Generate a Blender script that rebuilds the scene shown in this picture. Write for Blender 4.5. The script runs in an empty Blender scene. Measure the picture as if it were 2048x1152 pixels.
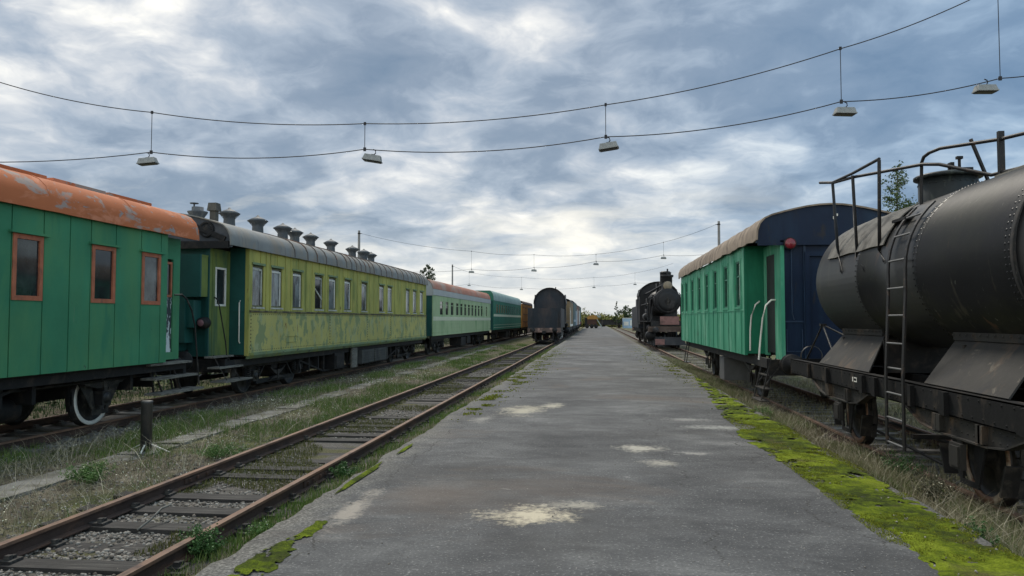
import bpy, math, random
import numpy as np
from mathutils import Vector, noise as mnoise
S = bpy.context.scene
COL = S.collection
random.seed(7); RNG = np.random.default_rng(7)
R = math.radians
# ------------------------------------------------------------------ camera
cam_d = bpy.data.cameras.new("camera"); cam = bpy.data.objects.new("camera", cam_d); COL.objects.link(cam)
cam_d.sensor_width = 36.0; cam_d.lens = 26.02; cam_d.clip_start = 0.05; cam_d.clip_end = 6000
cam.location = (0, 0, 1.75); cam.rotation_euler = (R(90 + 2.476), 0, R(6.47))
S.camera = cam
S.render.resolution_x = 1024; S.render.resolution_y = 576
S.view_settings.view_transform = 'Standard'; S.view_settings.look = 'None'
S.view_settings.exposure = 0.60; S.view_settings.gamma = 1.0
# ------------------------------------------------------------------ sky and sun
SUN_EL, SUN_AZ = R(50), R(-20)          # azimuth from +y towards +x
W = bpy.data.worlds.new("World"); S.world = W; W.use_nodes = True
class NT:
    def __init__(s, tree): s.t = tree; tree.nodes.clear()
    def n(s, typ, _in=None, **kw):
        nd = s.t.nodes.new(typ)
        for k, v in kw.items(): setattr(nd, k, v)
        for k, v in (_in or {}).items():
            if isinstance(v, bpy.types.NodeSocket): s.t.links.new(v, nd.inputs[k])
            elif v is not None: nd.inputs[k].default_value = v
        return nd
    def math(s, op, a, b=0.0, c=None, clamp=False):
        nd = s.n('ShaderNodeMath', operation=op, use_clamp=clamp)
        for i, v in enumerate((a, b, c)):
            if v is None: continue
            if isinstance(v, bpy.types.NodeSocket): s.t.links.new(v, nd.inputs[i])
            else: nd.inputs[i].default_value = v
        return nd.outputs[0]
    def mix(s, f, a, b, blend='MIX'):
        nd = s.n('ShaderNodeMix', data_type='RGBA', blend_type=blend)
        for i, v in ((0, f), (6, a), (7, b)):
            if isinstance(v, bpy.types.NodeSocket): s.t.links.new(v, nd.inputs[i])
            else: nd.inputs[i].default_value = v if i == 0 else (tuple(v) + (1,))[:4]
        return nd.outputs[2]
    def ramp(s, f, stops, interp='LINEAR'):
        nd = s.n('ShaderNodeValToRGB', {0: f}); cr = nd.color_ramp; cr.interpolation = interp
        while len(cr.elements) < len(stops): cr.elements.new(0.5)
        for e, (p, c) in zip(cr.elements, stops):
            e.position = p; e.color = (c, c, c, 1) if isinstance(c, (int, float)) else (tuple(c) + (1,))[:4]
        return nd.outputs[0]
    def noise(s, vec, scale, detail=5, rough=.55, dist=0.0, off=None, stretch=None):
        if off or stretch:
            vec = s.n('ShaderNodeMapping', {0: vec, 'Location': off or (0, 0, 0), 'Scale': stretch or (1, 1, 1)}).outputs[0]
        return s.n('ShaderNodeTexNoise', {'Vector': vec, 'Scale': scale, 'Detail': detail, 'Roughness': rough, 'Distortion': dist}).outputs[0]

def build_world():
    k = NT(W.node_tree)
    g = k.n('ShaderNodeTexCoord').outputs['Generated']
    sp = k.n('ShaderNodeSeparateXYZ', {0: g})
    x, y, z = sp.outputs
    zc = k.math('ADD', k.math('MAXIMUM', z, 0.0), 0.26)
    px, py = k.math('DIVIDE', x, zc), k.math('DIVIDE', y, zc)
    p = k.n('ShaderNodeCombineXYZ', {0: px, 1: py, 2: 0.0}).outputs[0]
    wv = k.n('ShaderNodeTexNoise', {'Vector': p, 'Scale': 3.0, 'Detail': 4.0}).outputs[1]
    p = k.n('ShaderNodeVectorMath', {0: p, 1: k.n('ShaderNodeVectorMath', {0: wv, 1: (.22, .22, 0)}, operation='MULTIPLY').outputs[0]}, operation='ADD').outputs[0]
    big = k.noise(p, 1.05, 3, .5, 0, off=(5.3, 3.9, 0))
    mid = k.noise(p, 2.35, 6, .52, 0, off=(7.4, 2.2, 0.4))
    vo = k.n('ShaderNodeTexVoronoi', {'Vector': p, 'Scale': 4.2, 'Smoothness': .8, 'Detail': 1.0}, feature='SMOOTH_F1', voronoi_dimensions='2D').outputs[0]
    fine = k.noise(p, 11, 4, .6, .3, off=(1.4, 5.2, 0.9))
    f = k.math('ADD', k.math('MULTIPLY', mid, .56), k.math('MULTIPLY', big, .28))
    f = k.math('ADD', f, k.math('MULTIPLY', fine, .16))
    f = k.math('ADD', f, k.math('MULTIPLY', k.math('SUBTRACT', .40, vo), .10))
    # thin bright cloud low over the yard, thicker cloud high up, bluer towards +x
    low = k.n('ShaderNodeMapRange', {0: z, 1: 0.04, 2: 0.30, 3: 0.045, 4: -0.025}).outputs[0]
    f = k.math('ADD', k.math('ADD', f, .041), low)
    f = k.math('SUBTRACT', f, k.n('ShaderNodeMapRange', {0: x, 1: 0.05, 2: 0.60, 3: 0.0, 4: 0.028}).outputs[0])
    cloud = k.ramp(f, [(0.35, (.135, .200, .285)), (0.465, (.210, .270, .350)), (0.52, (.315, .375, .450)), (0.56, (.420, .465, .520)), (0.595, (.555, .580, .605)), (0.635, (.74, .74, .72)), (0.685, (1.02, .98, .87))])
    blue = k.mix(k.n('ShaderNodeMapRange', {0: x, 1: 0.0, 2: 0.55, 3: 0.0, 4: 0.75}).outputs[0], cloud, k.mix(1.0, cloud, (.66, .90, 1.10), 'MULTIPLY'))
    cream = k.noise(p, 2.4, 6, .6, 0, off=(2.2, 6.1, 1.9), stretch=(.7, 1.3, 1))
    cm = k.math('MULTIPLY', k.n('ShaderNodeMapRange', {0: cream, 1: .47, 2: .70, 3: 0, 4: .70}).outputs[0], k.math('MULTIPLY', k.n('ShaderNodeMapRange', {0: z, 1: .22, 2: .12, 3: 0, 4: 1}).outputs[0], k.n('ShaderNodeMapRange', {0: x, 1: .30, 2: .10, 3: 0, 4: 1}).outputs[0]))
    blue = k.mix(cm, blue, (.88, .83, .71))
    haze = k.n('ShaderNodeMapRange', {0: z, 1: 0.0, 2: 0.13, 3: 0.80, 4: 0.0}).outputs[0]
    c = k.mix(haze, blue, (.63, .65, .65))
    # unseen sky at the sides, overhead and behind brightened and warmed as added fill
    fill_gain = k.n('ShaderNodeMapRange', {0: y, 1: 0.66, 2: -0.25, 3: 1.0, 4: 2.7}).outputs[0]
    warm = k.mix(k.n('ShaderNodeMapRange', {0: y, 1: 0.66, 2: 0.1, 3: 0.0, 4: 1.0}).outputs[0], c, k.mix(1.0, c, (1.10, 1.0, .86), 'MULTIPLY'))
    c2 = k.n('ShaderNodeVectorMath', {0: warm, 3: k.math('MULTIPLY', fill_gain, .86)}, operation='SCALE').outputs[0]
    sky = k.n('ShaderNodeTexSky', sky_type='NISHITA', sun_disc=False, sun_elevation=SUN_EL, sun_rotation=SUN_AZ)
    b1 = k.n('ShaderNodeBackground', {0: sky.outputs[0], 1: 0.06})
    b2 = k.n('ShaderNodeBackground', {0: c2, 1: 1.0})
    mx = k.n('ShaderNodeMixShader', {0: 0.90, 1: b1.outputs[0], 2: b2.outputs[0]})
    k.n('ShaderNodeOutputWorld', {0: mx.outputs[0]})
build_world()
sun_d = bpy.data.lights.new("sun", 'SUN'); sun_d.energy = 2.0; sun_d.angle = R(14); sun_d.color = (1, .93, .82)
sun = bpy.data.objects.new("sun", sun_d); COL.objects.link(sun)
sd = Vector((math.sin(SUN_AZ) * math.cos(SUN_EL), math.cos(SUN_AZ) * math.cos(SUN_EL), math.sin(SUN_EL)))
sun.rotation_euler = sd.to_track_quat('Z', 'Y').to_euler(); sun.location = (0, 0, 30)

# ------------------------------------------------------------------ materials
MATS = {}
def mat(name, base, var=.18, scale=2.5, rough=.65, metal=0.0, bump=0.0, bscale=30, spots=(), spec=.35, speck=None, island=None, flake=None):
    """spots: (colour, threshold, scale, stretch xyz, softness) layers of stain or bare patches laid over the base colour"""
    if name in MATS: return MATS[name]
    m = bpy.data.materials.new(name); m.use_nodes = True; k = NT(m.node_tree); MATS[name] = m
    co = k.n('ShaderNodeTexCoord').outputs['Object']
    nz = k.noise(co, scale, 6, .6)
    v = k.n('ShaderNodeMapRange', {0: nz, 1: .3, 2: .7, 3: 1 - var, 4: 1 + var}).outputs[0]
    c = k.n('ShaderNodeVectorMath', {0: tuple(base), 3: v}, operation='SCALE').outputs[0]
    if island:
        rnd = k.n('ShaderNodeNewGeometry').outputs['Random Per Island']
        c = k.mix(rnd, c, island)
    for i, (sc, thr, ssc, st, soft) in enumerate(spots):
        q = k.noise(co, ssc, 7, .62, .4, off=(i * 3.7 + 1.3, i * 2.1, i * 5.3), stretch=st)
        msk = k.n('ShaderNodeMapRange', {0: q, 1: thr - soft, 2: thr + soft}).outputs[0]
        c = k.mix(msk, c, sc)
    if flake:      # paint lost in compact blotches
        sc, thr, ssc, st, soft = flake
        q = k.math('ADD', k.math('MULTIPLY', k.noise(co, ssc, 2, .45, 0, off=(4, 4, 4), stretch=st), .72), k.math('MULTIPLY', k.noise(co, ssc * 5, 4, .6, 0, off=(1, 2, 3), stretch=st), .28))
        c = k.mix(k.n('ShaderNodeMapRange', {0: q, 1: thr - soft, 2: thr + soft}).outputs[0], c, sc)
    if speck:
        q = k.noise(co, speck[1], 2, .5)
        c = k.mix(k.n('ShaderNodeMapRange', {0: q, 1: speck[2], 2: speck[2] + .08}).outputs[0], c, speck[0])
    ins = {'Base Color': c, 'Roughness': rough, 'Metallic': metal, 'Specular IOR Level': spec}
    b = k.n('ShaderNodeBsdfPrincipled', ins)
    if bump:
        bn = k.noise(co, bscale, 5, .6)
        bp = k.n('ShaderNodeBump', {'Strength': bump, 'Distance': .02, 'Height': bn})
        m.node_tree.links.new(bp.outputs[0], b.inputs['Normal'])
    k.n('ShaderNodeOutputMaterial', {0: b.outputs[0]})
    return m
V1 = (1, 1, .22)
green_paint = mat('green_paint', (.046, .200, .105), .18, .8, .65, bump=.05, bscale=6, spec=.18, spots=[((.085, .225, .095), .56, .7, (1, 1, .4), .12), ((.030, .165, .095), .64, 2.2, V1, .08), ((.16, .22, .15), .705, 5, (1, 1, .12), .03), ((.05, .09, .06), .70, 9, (1, 1, .5), .03)])
green_dark = mat('dark_green_paint', (.012, .070, .060), .2, 1.5, .5, spots=[((.008, .045, .045), .58, 1.6, V1, .1)])
orange_roof = mat('orange_roof', (.40, .128, .055), .12, .9, .8, bump=.06, bscale=5, spec=.12, spots=[((.30, .235, .205), .575, 1.1, (1.0, .8, 1.6), .02), ((.52, .20, .11), .60, 2.3, (1, .6, 1.5), .05), ((.25, .22, .21), .63, 4.5, (1, .7, 1.2), .02)])
orange_frame = mat('orange_frame', (.36, .115, .058), .2, 6, .6, spots=[((.22, .085, .05), .62, 9, (1, 1, .5), .06)])
glass = mat('window_glass', (.014, .017, .019), .4, 3, .06, spec=.5, spots=[((.045, .05, .05), .60, 3, (1, 1, .6), .12)])
glass_dust_sky = mat('dust_and_sky_glass', (.17, .20, .205), .4, 1.7, .12, spec=.5, spots=[((.03, .035, .037), .53, 1.3, (1, 1.3, .55), .05), ((.24, .26, .25), .62, 2.2, (1, 1, .4), .06)])  # dust plus a pale sky reflection painted into the pane colour
yellow_paint = mat('yellow_green_paint', (.385, .362, .100), .14, .9, .7, bump=.05, bscale=8, spec=.15, spots=[((.22, .245, .075), .56, 2.4, V1, .09), ((.42, .36, .11), .61, 3.5, V1, .06), ((.16, .11, .05), .68, 5, (1, 1, .3), .03)])
yellow_worn = mat('worn_yellow_green_paint', (.42, .39, .140), .12, .9, .75, bump=.05, bscale=8, spec=.15,
                  flake=((.235, .275, .135), .548, 3.4, (1, 1.1, .72), .016), spots=[((.33, .36, .20), .57, 2.2, (1, 1, .5), .05), ((.19, .11, .045), .66, 6, (1, 1, .35), .02), ((.10, .09, .06), .69, 11, (1, 1, .6), .02)])
sill_green = mat('weathered_sill', (.16, .22, .12), .25, 2, .7, spots=[((.20, .22, .06), .57, 2.5, (1, 1, 1), .06), ((.05, .05, .04), .62, 4, (1, .5, 2), .05)])
grey_roof = mat('grey_roof', (.19, .195, .19), .16, 1.2, .75, spec=.2, bump=.08, bscale=5, spots=[((.22, .19, .155), .56, 1.2, (1, 1.6, .8), .08), ((.115, .125, .13), .62, 2.6, (1, 2.5, .4), .06)])
pale_frame = mat('pale_window_frame', (.42, .42, .37), .25, 5, .7, spots=[((.18, .15, .11), .60, 7, (1, 1, .5), .06)])
dark_metal = mat('dark_underframe', (.0065, .0065, .007), .4, 3, .7, bump=.15, bscale=25, spots=[((.035, .027, .021), .60, 4, (1, 1, 1), .08)])
grease = mat('greasy_iron', (.014, .0135, .0135), .4, 5, .5, bump=.1, bscale=30, spots=[((.055, .048, .04), .58, 6, (1, 1, 1), .08)])
wood = mat('weathered_wood', (.155, .148, .13), .3, 3, .85, bump=.25, bscale=20, spots=[((.07, .065, .055), .56, 8, (4, .5, 4), .06)])
white_paint = mat('white_paint', (.66, .64, .58), .14, 4, .6, spots=[((.28, .24, .19), .66, 5, (1, 1, 1), .05)])
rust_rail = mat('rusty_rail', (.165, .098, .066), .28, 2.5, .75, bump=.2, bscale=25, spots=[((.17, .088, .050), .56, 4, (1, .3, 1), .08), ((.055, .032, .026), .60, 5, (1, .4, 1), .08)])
rust_web_shade = mat('rail_web_shade', (.052, .033, .026), .3, 3, .85, bump=.3, bscale=25, spots=[((.10, .055, .036), .58, 4, (1, .3, 1), .08)])  # darker copy of the rail rust; shade on web and foot put into the colour
sleeper_m = mat('tarred_sleeper', (.032, .029, .027), .4, 3, .9, bump=.8, bscale=10, spots=[((.075, .07, .062), .59, 5, (.35, 4, 2), .07), ((.018, .017, .016), .58, 7, (.2, 5, 3), .05)])
sleeper_c = mat('concrete_sleeper', (.16, .15, .135), .3, 3, .9, bump=.3, bscale=14, spots=[((.08, .07, .05), .57, 5, (1, 1, 1), .07)])
tank_black = mat('tank_black', (.0085, .0086, .0100), .3, 1.1, .44, bump=.10, bscale=5, spec=.38,
                 spots=[((.019, .019, .013), .55, .75, (1, .7, 1.4), .10), ((.030, .027, .022), .62, 4, (1, 1, .14), .035), ((.050, .030, .019), .665, 5, (1, 1, .25), .03), ((.075, .075, .066), .68, 15, (1, 1, .6), .02)])
tank_rust = mat('worn_tank_plate', (.026, .0245, .022), .3, 1.8, .7, bump=.12, bscale=12, spec=.25, spots=[((.085, .058, .038), .61, 1.6, (1, 1.4, .7), .07), ((.10, .088, .07), .655, 6, (1, 1, .4), .04), ((.018, .018, .019), .58, 3, (1, 1, 1), .08)])
ladder_m = mat('ladder_iron', (.010, .0095, .010), .4, 5, .55, spots=[((.07, .045, .03), .64, 8, (1, 1, 1), .05)])
teal_paint = mat('teal_green_paint', (.060, .285, .172), .13, 1.2, .65, bump=.06, bscale=9, spec=.15, spots=[((.15, .40, .265), .555, 1.8, V1, .08), ((.036, .20, .125), .61, 3.6, V1, .06), ((.09, .13, .09), .675, 6, (1, 1, .3), .03)])
teal_shaded = mat('shaded_teal_paint', (.016, .175, .098), .15, 1.2, .6, spec=.2, spots=[((.010, .12, .07), .6, 2, V1, .1)])  # darker copy of the teal paint, with the recess shade put into its colour
blue_end = mat('dark_blue_paint', (.0038, .0120, .032), .2, 1.2, .5, spec=.2, spots=[((.009, .025, .052), .6, 1.5, V1, .1), ((.02, .02, .024), .66, 4, (1, 1, .3), .04)])
canvas_roof = mat('tarred_canvas_roof', (.225, .180, .138), .25, 1.6, .9, bump=.35, bscale=7, spots=[((.10, .075, .058), .57, 2.4, (1, 1.3, .6), .08), ((.24, .19, .15), .64, 5, (1, 1, .6), .05)])
concrete = mat('concrete', (.175, .168, .152), .25, 2, .9, bump=.3, bscale=20, spots=[((.085, .08, .06), .54, 1.6, (1, 1, 1), .08), ((.25, .24, .22), .64, 5, (1, 1, 1), .05), ((.06, .07, .025), .60, 2.3, (1, 1, 1), .05)])
pole_m = mat('concrete_pole', (.20, .195, .19), .15, 2, .85)
wire_m = mat('cable_black', (.02, .02, .024), .1, 2, .7)
lamp_grey = mat('lamp_grey', (.22, .23, .225), .2, 12, .6)
lamp_dark = mat('lamp_underside', (.03, .03, .03), .2, 5, .4)
red_paint = mat('faded_red_paint', (.20, .105, .095), .25, 2, .8, spots=[((.12, .07, .06), .56, 4, (1, 1, 1), .08)])
red_glass = mat('red_lamp_glass', (.17, .012, .02), .2, 8, .25, spec=.6)
lgreen = mat('pale_green_paint', (.34, .43, .25), .10, .8, .7, spec=.15, spots=[((.15, .28, .13), .6, 1.5, V1, .1)])
cream = mat('cream_stripe', (.52, .54, .40), .1, 2, .6)
rust_roof = mat('rusty_roof', (.31, .125, .080), .2, .8, .75, spots=[((.26, .20, .17), .57, .8, (1, .6, 1), .06), ((.36, .17, .10), .62, 2, (1, 1, 1), .05)])
pale_roof = mat('pale_grey_roof', (.36, .37, .36), .1, 1, .7)
bottle = mat('bottle_green_paint', (.040, .155, .105), .15, 1, .65, spec=.15)
bottle_roof = mat('pale_green_roof', (.22, .31, .28), .15, 1, .6)
orange_paint = mat('orange_wagon_paint', (.42, .19, .035), .25, 1.2, .7, spots=[((.12, .05, .02), .6, 2, V1, .08)])
loco_black = mat('locomotive_black', (.0075, .008, .0098), .3, 1.2, .55, bump=.06, spots=[((.038, .034, .034), .6, 1.5, (1, 1, .5), .08)])
tender_black = mat('tender_black', (.013, .019, .027), .3, .9, .6, spots=[((.050, .040, .040), .57, 1.1, (1, 1, .5), .1)])
rust_beam = mat('rusty_buffer_beam', (.14, .10, .085), .35, 2, .8, spots=[((.40, .25, .21), .58, 2.2, (1, 1, 1), .05)])
brass = mat('dull_headlamp', (.19, .155, .11), .2, 5, .5)
bark = mat('bark', (.09, .08, .07), .3, 8, .9)
birch_leaf = mat('birch_leaves', (.030, .062, .018), .3, 1, .7, island=(.065, .095, .026))
dark_leaf = mat('dark_leaves', (.022, .045, .016), .3, 1, .7, island=(.045, .065, .025))
hedge_leaf = mat('hedge_leaves', (.11, .125, .03), .3, .5, .8, island=(.24, .215, .065))
grass_m = mat('grass_green', (.060, .125, .022), .3, .7, .7, island=(.160, .205, .045))
dry_m = mat('dry_grass', (.135, .128, .062), .3, .7, .8, island=(.31, .275, .17))
weed_m = mat('weed_leaves', (.030, .080, .020), .3, 1, .65, island=(.060, .135, .030))
flower_m = mat('weed_flowers', (.62, .60, .45), .1, 1, .7)
stone_m = mat('gravel_stones', (.078, .066, .055), .3, 9, .9, island=(.31, .285, .25), spots=[((.10, .075, .055), .64, 3, (1, 1, 1), .1)])
peel_white = mat('peeling_paint', (.035, .045, .05), .1, 3, .6, spots=[((.55, .60, .60), .52, 5, (1, 2, .8), .02)])
blue_box = mat('pale_blue_paint', (.30, .42, .55), .15, 2, .6)
yellow_mach = mat('yellow_machine_paint', (.30, .155, .035), .25, 1, .7)

def asphalt_material():
    m = bpy.data.materials.new('old_asphalt'); m.use_nodes = True; k = NT(m.node_tree)
    co = k.n('ShaderNodeTexCoord').outputs['Object']; sp = k.n('ShaderNodeSeparateXYZ', {0: co})
    n1 = k.noise(co, .55, 8, .62, .3, stretch=(.85, .95, 1)); n2 = k.noise(co, 2.1, 8, .68, .5, off=(3, 8, 0), stretch=(.7, 1.3, 1)); n3 = k.noise(co, 42, 4, .65)
    v = k.math('ADD', k.math('MULTIPLY', n1, .62), k.math('MULTIPLY', n2, .46))
    c = k.ramp(v, [(.40, (.030, .031, .033)), (.49, (.053, .0535, .055)), (.57, (.080, .0805, .081)), (.65, (.122, .122, .120)), (.74, (.19, .188, .18))])
    c = k.mix(k.n('ShaderNodeMapRange', {0: n3, 1: .36, 2: .5, 3: .50, 4: 0}).outputs[0], c, (.045, .045, .047))
    c = k.mix(k.n('ShaderNodeMapRange', {0: n3, 1: .58, 2: .70, 3: 0, 4: .60}).outputs[0], c, (.34, .335, .32))
    # pale chips and crumbs trodden into the surface
    ch = k.noise(co, 7.5, 3, .55, .6, off=(2, 4, 0), stretch=(.7, 1.3, 1))
    c = k.mix(k.n('ShaderNodeMapRange', {0: ch, 1: .715, 2: .75, 3: 0, 4: .6}).outputs[0], c, (.40, .39, .36))
    # oily and damp stains, a reddish one across the middle distance
    st = k.noise(co, .34, 6, .6, .5, off=(11, 7, 0), stretch=(1, .8, 1))
    c = k.mix(k.n('ShaderNodeMapRange', {0: st, 1: .54, 2: .66, 3: 0, 4: .55}).outputs[0], c, (.045, .043, .041))
    st = k.noise(co, .30, 6, .6, .5, off=(2, 17, 0), stretch=(.8, 1.3, 1))
    c = k.mix(k.n('ShaderNodeMapRange', {0: st, 1: .57, 2: .68, 3: 0, 4: .55}).outputs[0], c, (.105, .078, .060))
    # worn, crumbled strip along both edges
    ed = k.math('ABSOLUTE', k.math('SUBTRACT', sp.outputs[0], .12)); ew = k.math('ADD', ed, k.math('MULTIPLY', k.math('SUBTRACT', n2, .5), 1.5))
    c = k.mix(k.n('ShaderNodeMapRange', {0: ew, 1: 2.35, 2: 2.8, 3: 0, 4: .75}).outputs[0], c, k.ramp(n3, [(.35, (.045, .042, .037)), (.5, (.11, .105, .092)), (.66, (.24, .23, .205))]))
    for (cx, wob_, off_) in ((-2.28, .32, 3.0), (2.05, .4, 9.0), (.9, .5, 15.0)):
        wn = k.n('ShaderNodeTexNoise', {'W': k.math('ADD', sp.outputs[1], off_), 'Scale': .9, 'Detail': 7.0, 'Roughness': .62}, noise_dimensions='1D').outputs[0]
        dd = k.math('ABSOLUTE', k.math('SUBTRACT', k.math('SUBTRACT', sp.outputs[0], cx), k.math('MULTIPLY', k.math('SUBTRACT', wn, .5), wob_ * 2)))
        dd = k.math('ADD', dd, k.math('MULTIPLY', k.math('SUBTRACT', n3, .5), .03))
        br = k.n('ShaderNodeMapRange', {0: k.noise(co, .8, 3, .5, off=(off_, 0, 0)), 1: .44, 2: .5, 3: 0, 4: .85}).outputs[0]
        c = k.mix(k.math('MULTIPLY', br, k.n('ShaderNodeMapRange', {0: dd, 1: .003, 2: .014, 3: 1, 4: 0}).outputs[0]), c, (.022, .021, .019))
    # cracks
    vo = k.n('ShaderNodeTexVoronoi', {'Vector': k.n('ShaderNodeVectorMath', {0: co, 1: k.n('ShaderNodeVectorMath', {0: k.n('ShaderNodeTexNoise', {'Vector': co, 'Scale': 1.6, 'Detail': 5}).outputs[1], 1: (1.1, 1.1, 0)}, operation='MULTIPLY').outputs[0]}, operation='ADD').outputs[0], 'Scale': .33}, feature='DISTANCE_TO_EDGE', voronoi_dimensions='2D')
    cr = k.n('ShaderNodeMapRange', {0: vo.outputs[0], 1: 0.0, 2: .010, 3: .45, 4: 0}).outputs[0]
    cr = k.math('MULTIPLY', cr, k.n('ShaderNodeMapRange', {0: n1, 1: .50, 2: .60}).outputs[0])
    c = k.mix(cr, c, (.04, .04, .04))
    # sand washed into shallow dips
    wob = k.noise(co, 2.6, 7, .66, .4, off=(9, 1, 0))
    fine = k.noise(co, 17, 4, .7, .2, off=(1, 1, 0))
    for (cx, cy, rx, ry, s, col) in [(-.58, 6.72, .44, .30, 1.0, (.47, .41, .30)), (-.22, 7.08, .30, .18, .6, (.44, .40, .32)), (-1.42, 14.4, .42, .85, .8, (.42, .38, .29)), (-.9, 15.2, .24, .5, .7, (.44, .40, .31)),
                                (.62, 10.3, .30, .30, .75, (.44, .41, .34)), (.75, 9.3, .22, .2, .6, (.42, .39, .32)), (1.25, 10.0, .25, .13, .5, (.42, .40, .36)), (-2.25, 6.75, .12, .75, .7, (.34, .30, .25)), (1.6, 13.4, .45, .22, .5, (.36, .35, .32)), (1.95, 12.5, .6, .25, .6, (.36, .36, .33)), (-2.0, 13, .2, .5, .5, (.36, .34, .3))]:
        dx = k.math('DIVIDE', k.math('SUBTRACT', sp.outputs[0], cx), rx); dy = k.math('DIVIDE', k.math('SUBTRACT', sp.outputs[1], cy), ry)
        d = k.math('SQRT', k.math('ADD', k.math('MULTIPLY', dx, dx), k.math('MULTIPLY', dy, dy)))
        d = k.math('ADD', d, k.math('MULTIPLY', k.math('SUBTRACT', wob, .5), 2.6))
        d = k.math('ADD', d, k.math('MULTIPLY', k.math('SUBTRACT', fine, .5), 2.4))
        c = k.mix(k.n('ShaderNodeMapRange', {0: d, 1: 1.12, 2: .20, 3: 0, 4: s}).outputs[0], c, col)
    bp = k.n('ShaderNodeBump', {'Strength': .9, 'Distance': .014, 'Height': k.math('ADD', n3, k.math('MULTIPLY', n2, 1.6))})
    b = k.n('ShaderNodeBsdfPrincipled', {'Base Color': c, 'Roughness': .82, 'Specular IOR Level': .3, 'Normal': bp.outputs[0]})
    k.n('ShaderNodeOutputMaterial', {0: b.outputs[0]})
    return m
def ground_material():
    m = bpy.data.materials.new('yard_soil'); m.use_nodes = True; k = NT(m.node_tree)
    co = k.n('ShaderNodeTexCoord').outputs['Object']; sp = k.n('ShaderNodeSeparateXYZ', {0: co})
    n1 = k.noise(co, .55, 7, .62, .4, stretch=(1.4, .7, 1)); n2 = k.noise(co, 4, 7, .65); n3 = k.noise(co, 32, 4, .65)
    c = k.ramp(n2, [(.34, (.055, .046, .034)), (.5, (.115, .098, .072)), (.66, (.20, .178, .135))])
    c = k.mix(k.n('ShaderNodeMapRange', {0: n1, 1: .46, 2: .58, 3: 0, 4: .8}).outputs[0], c, k.ramp(n2, [(.35, (.035, .055, .015)), (.65, (.125, .135, .04))]))
    # stone ballast between and beside the rails
    bw = None
    for cx, hw in ((-4.5, 1.05), (-10.45, 1.3), (5.1, 1.15)):
        d = k.math('ABSOLUTE', k.math('SUBTRACT', sp.outputs[0], cx))
        d = k.math('ADD', d, k.math('MULTIPLY', k.math('SUBTRACT', n2, .5), 1.2))
        w = k.n('ShaderNodeMapRange', {0: d, 1: hw + .15, 2: hw - .15}).outputs[0]
        bw = w if bw is None else k.math('MAXIMUM', bw, w)
    st = k.n('ShaderNodeTexVoronoi', {'Vector': co, 'Scale': 22.0})
    sc = k.mix(.75, k.ramp(st.outputs[1], [(0, (.07, .062, .055)), (.5, (.15, .14, .13)), (1, (.28, .27, .25))]), (.115, .105, .095))
    sc = k.mix(k.n('ShaderNodeMapRange', {0: k.noise(co, .9, 6, .6, off=(4, 4, 4)), 1: .53, 2: .63, 3: 0, 4: .7}).outputs[0], sc, (.085, .085, .025))
    c = k.mix(bw, c, sc)
    # distant fields
    far = k.n('ShaderNodeMapRange', {0: sp.outputs[1], 1: 160, 2: 260}).outputs[0]
    c = k.mix(far, c, (.14, .15, .05))
    c = k.mix(k.n('ShaderNodeMapRange', {0: n3, 1: .55, 2: .75, 3: 0, 4: .35}).outputs[0], c, (.30, .27, .21))
    bp = k.n('ShaderNodeBump', {'Strength': .8, 'Distance': .04, 'Height': k.math('ADD', n3, n2)})
    b = k.n('ShaderNodeBsdfPrincipled', {'Base Color': c, 'Roughness': .95, 'Specular IOR Level': .1, 'Normal': bp.outputs[0]})
    k.n('ShaderNodeOutputMaterial', {0: b.outputs[0]})
    return m
def moss_material():
    m = bpy.data.materials.new('moss'); m.use_nodes = True; k = NT(m.node_tree)
    co = k.n('ShaderNodeTexCoord').outputs['Object']
    n1 = k.noise(co, 1.3, 7, .65, .6); n2 = k.noise(co, 9, 7, .7, .4); n3 = k.noise(co, 60, 4, .7)
    v = k.math('ADD', k.math('MULTIPLY', n1, .7), k.math('MULTIPLY', n2, .4))
    c = k.ramp(v, [(.40, (.026, .034, .012)), (.485, (.056, .076, .012)), (.545, (.110, .150, .010)), (.61, (.190, .240, .014)), (.70, (.27, .33, .03))])
    c = k.mix(k.n('ShaderNodeMapRange', {0: k.noise(co, 1.8, 6, .6, off=(6, 3, 0)), 1: .57, 2: .70, 3: 0, 4: .8}).outputs[0], c, (.115, .095, .045))
    c = k.mix(k.n('ShaderNodeMapRange', {0: n3, 1: .3, 2: .52, 3: .6, 4: 0}).outputs[0], c, (.03, .035, .01))
    bp = k.n('ShaderNodeBump', {'Strength': 1.0, 'Distance': .03, 'Height': k.math('ADD', n3, k.math('MULTIPLY', n2, 1.5))})
    b = k.n('ShaderNodeBsdfPrincipled', {'Base Color': c, 'Roughness': .95, 'Specular IOR Level': .1, 'Normal': bp.outputs[0]})
    k.n('ShaderNodeOutputMaterial', {0: b.outputs[0]})
    return m
ASPHALT, SOIL, MOSS = asphalt_material(), ground_material(), moss_material()

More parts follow.
